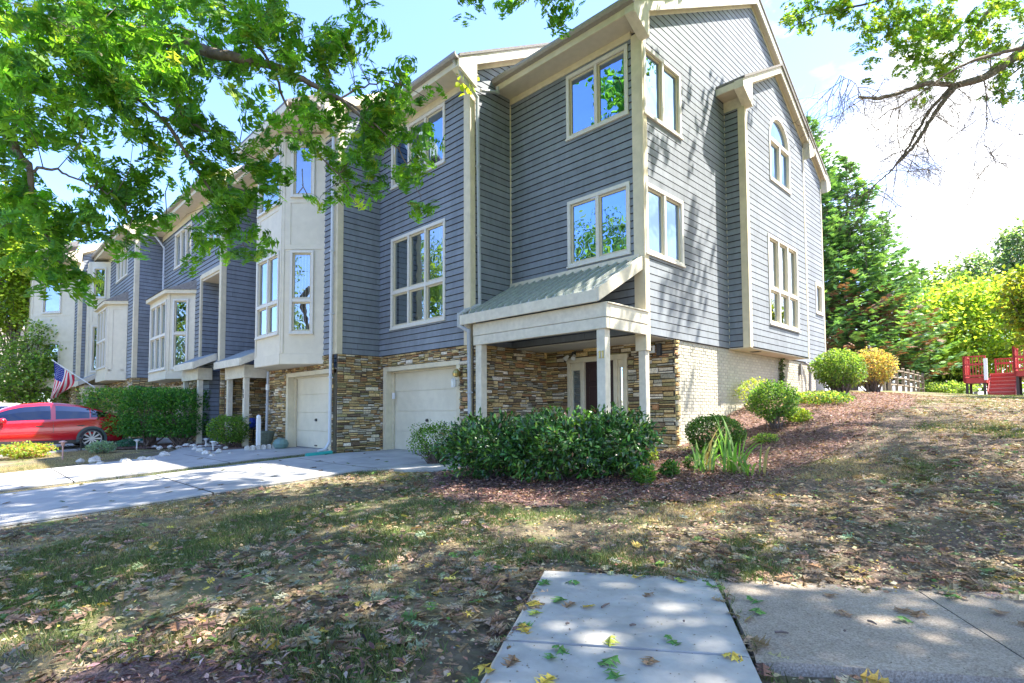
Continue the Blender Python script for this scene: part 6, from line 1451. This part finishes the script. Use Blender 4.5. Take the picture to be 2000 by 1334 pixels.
# dark landscape stub pipe by the small shrub
p=gp(852,905);mb=MB();mb.tube([p,p+[0,0,.33]],.035,8);o=mb.build('drain_stub',mat('grey pvc pipe',(.28,.32,.38),.5));tag(o,'short grey upright pipe in front of the flat-topped shrub','pipe')
# young vine leaves at the gutter elbow
mb=MB();c=np.array([-9.66,8.2,8.75]);V,F,Cc=leaves(c+RNG.normal(0,.12,(16,3)),rdir(16),rdir(16)+[0,-1,0],RNG.uniform(.12,.2,16),pick([(.42,.55,.05,1)],16),OVAL);o=npmesh('gutter_sprout',V,F,Cc,LEAF);tag(o,'bright yellow-green sprout growing at the gutter elbow','plant')
# ivy vine on the brick
n=260;t_=RNG.uniform(0,1,n);V,F,Cc=leaves(np.stack([np.full(n,-5.96)+RNG.uniform(0,.05,n),17.28+RNG.normal(0,.05,n),1.5+t_*1.1],1),rdir(n),np.tile([1.,0,.3],(n,1))+rdir(n)*.4,RNG.uniform(.04,.09,n),pick([(.10,.16,.05,2),(.06,.10,.04,2)],n),SIMP);o=npmesh('climbing_vine',V,F,Cc,LEAF);tag(o,'thin ivy vine climbing the painted brick beside the cream board','vine')
# leaves and sticks lying on the pavement
def uvw(px,py,z): d=ray(px,py);t=(z-CAM[2])/d[2];return CAM+d*t
PL=[(1068,1133,'g'),(1133,1140,'g'),(1255,1130,'y'),(1333,1138,'yg'),(1377,1141,'g'),(1276,1159,'b'),(1085,1178,'g'),(1123,1176,'b'),(1138,1188,'y'),(1032,1185,'y'),(1038,1203,'yg'),(1194,1246,'yg'),(1298,1246,'g'),(1076,1266,'g'),(1078,1292,'g'),(1208,1288,'g'),(1262,1300,'b'),(1408,1280,'y'),(1084,1320,'y'),(1218,1330,'g'),(1006,1283,'b'),(1476,1200,'g'),(1456,1169,'g'),(1626,1167,'b'),(1668,1203,'b'),(1746,1187,'b'),(1748,1212,'g'),(1800,1195,'b'),(1852,1168,'g'),(1896,1169,'b'),(1946,1198,'b'),(1985,1213,'b'),(1015,1223,'y'),(968,1312,'y')]
CN={'g':((.10,.24,.05),'green'),'y':((.62,.45,.07),'yellow'),'yg':((.35,.40,.06),'yellow-green'),'b':((.30,.19,.11),'brown')}
cnt={}
for k,(px,py,c) in enumerate(PL):
    old=px>1400 and py>1140;p=uvw(px,py,PZ+.008);a=RNG.uniform(0,6.28);L=.09+.04*random.random() if not old else .11
    V,F,Cc=leaves(p[None],np.array([[math.cos(a),math.sin(a),.0]]),np.array([[random.uniform(-.15,.15),random.uniform(-.15,.15),1]]),np.array([L]),np.array([CN[c][0]])*random.uniform(.8,1.2),OAK)
    V[:,2]=np.maximum(V[:,2]+.012,p[2]-.002);V[:,2]+=.01*np.sin(V[:,0]*60+k)
    o=npmesh('fallen_leaf',V,F,Cc,DLEAF);wh='old rough slabs' if old else ('near pale slab' if py>1245 else 'far pale slab')
    cnt.setdefault((CN[c][1],wh),[]).append((px,o))
for (cn,wh),l in cnt.items(): ordlab(l,cn+' fallen leaf on the '+wh+', %s from the left, of its colour there','leaf','%s leaves on the %s'%(cn,wh))
TW=[]
for px,py,px2,py2 in((1175,1186,1190,1178),(1230,1221,1242,1220),(1513,1234,1540,1236),(1105,1218,1112,1217),(1335,1213,1337,1214),(1320,1127,1322,1133),(1695,1212,1712,1219),(1430,1205,1436,1206),(1648,1232,1652,1233)):
    a,b=uvw(px,py,PZ+.01),uvw(px2,py2,PZ+.01);mb=MB();mb.tube([a,(a+b)/2+[0,0,.004],b],[.006,.007,.004],5);o=mb.build('twig',TWIG);TW.append((px,o))
ordlab(TW,'broken dark twig on the pavement, %s from the left among its twigs','twig','twigs on the pavement')
x,y=scatter(900,1.2,9,5,ok=lambda x,y:onhard(x,y)&(x>-4)&(y<8));n=len(x);a=RNG.uniform(0,6.28,n)
V,F,Cc=leaves(np.stack([x,y,np.full(n,PZ+.004)],1),np.stack([np.cos(a),np.sin(a),a*0],1),np.tile([0,0,1.],(n,1)),RNG.uniform(.004,.014,n),pick([(.08,.06,.04,3),(.18,.13,.08,2)],n,.3),tmpl_simple(.4))
tag(npmesh('pavement_crumbs',V,F,Cc,DLEAF),'dirt crumbs and bark bits on the pavement slabs',None,kind='stuff')
# leaves and chips scattered on the driveway
x,y=scatter(70,8,20,9,ok=lambda x,y:(x>-17.5)&(x<-9.9)&(y<8)&((x<-14.1)|(x>-13.5)));z=hgt(x,y)+.05;n=len(x);a=RNG.uniform(0,6.28,n)
V,F,Cc=leaves(np.stack([x,y,z],1),np.stack([np.cos(a),np.sin(a),a*0],1),np.stack([RNG.normal(0,.2,n),RNG.normal(0,.2,n),np.ones(n)],1),RNG.uniform(.07,.16,n),pick([(.12,.12,.05,2),(.18,.12,.07,2),(.10,.18,.05,1)],n),OAK)
tag(npmesh('driveway_leaves',V,F,Cc,DLEAF),'dark leaves blown over the two concrete driveways',None,kind='stuff')
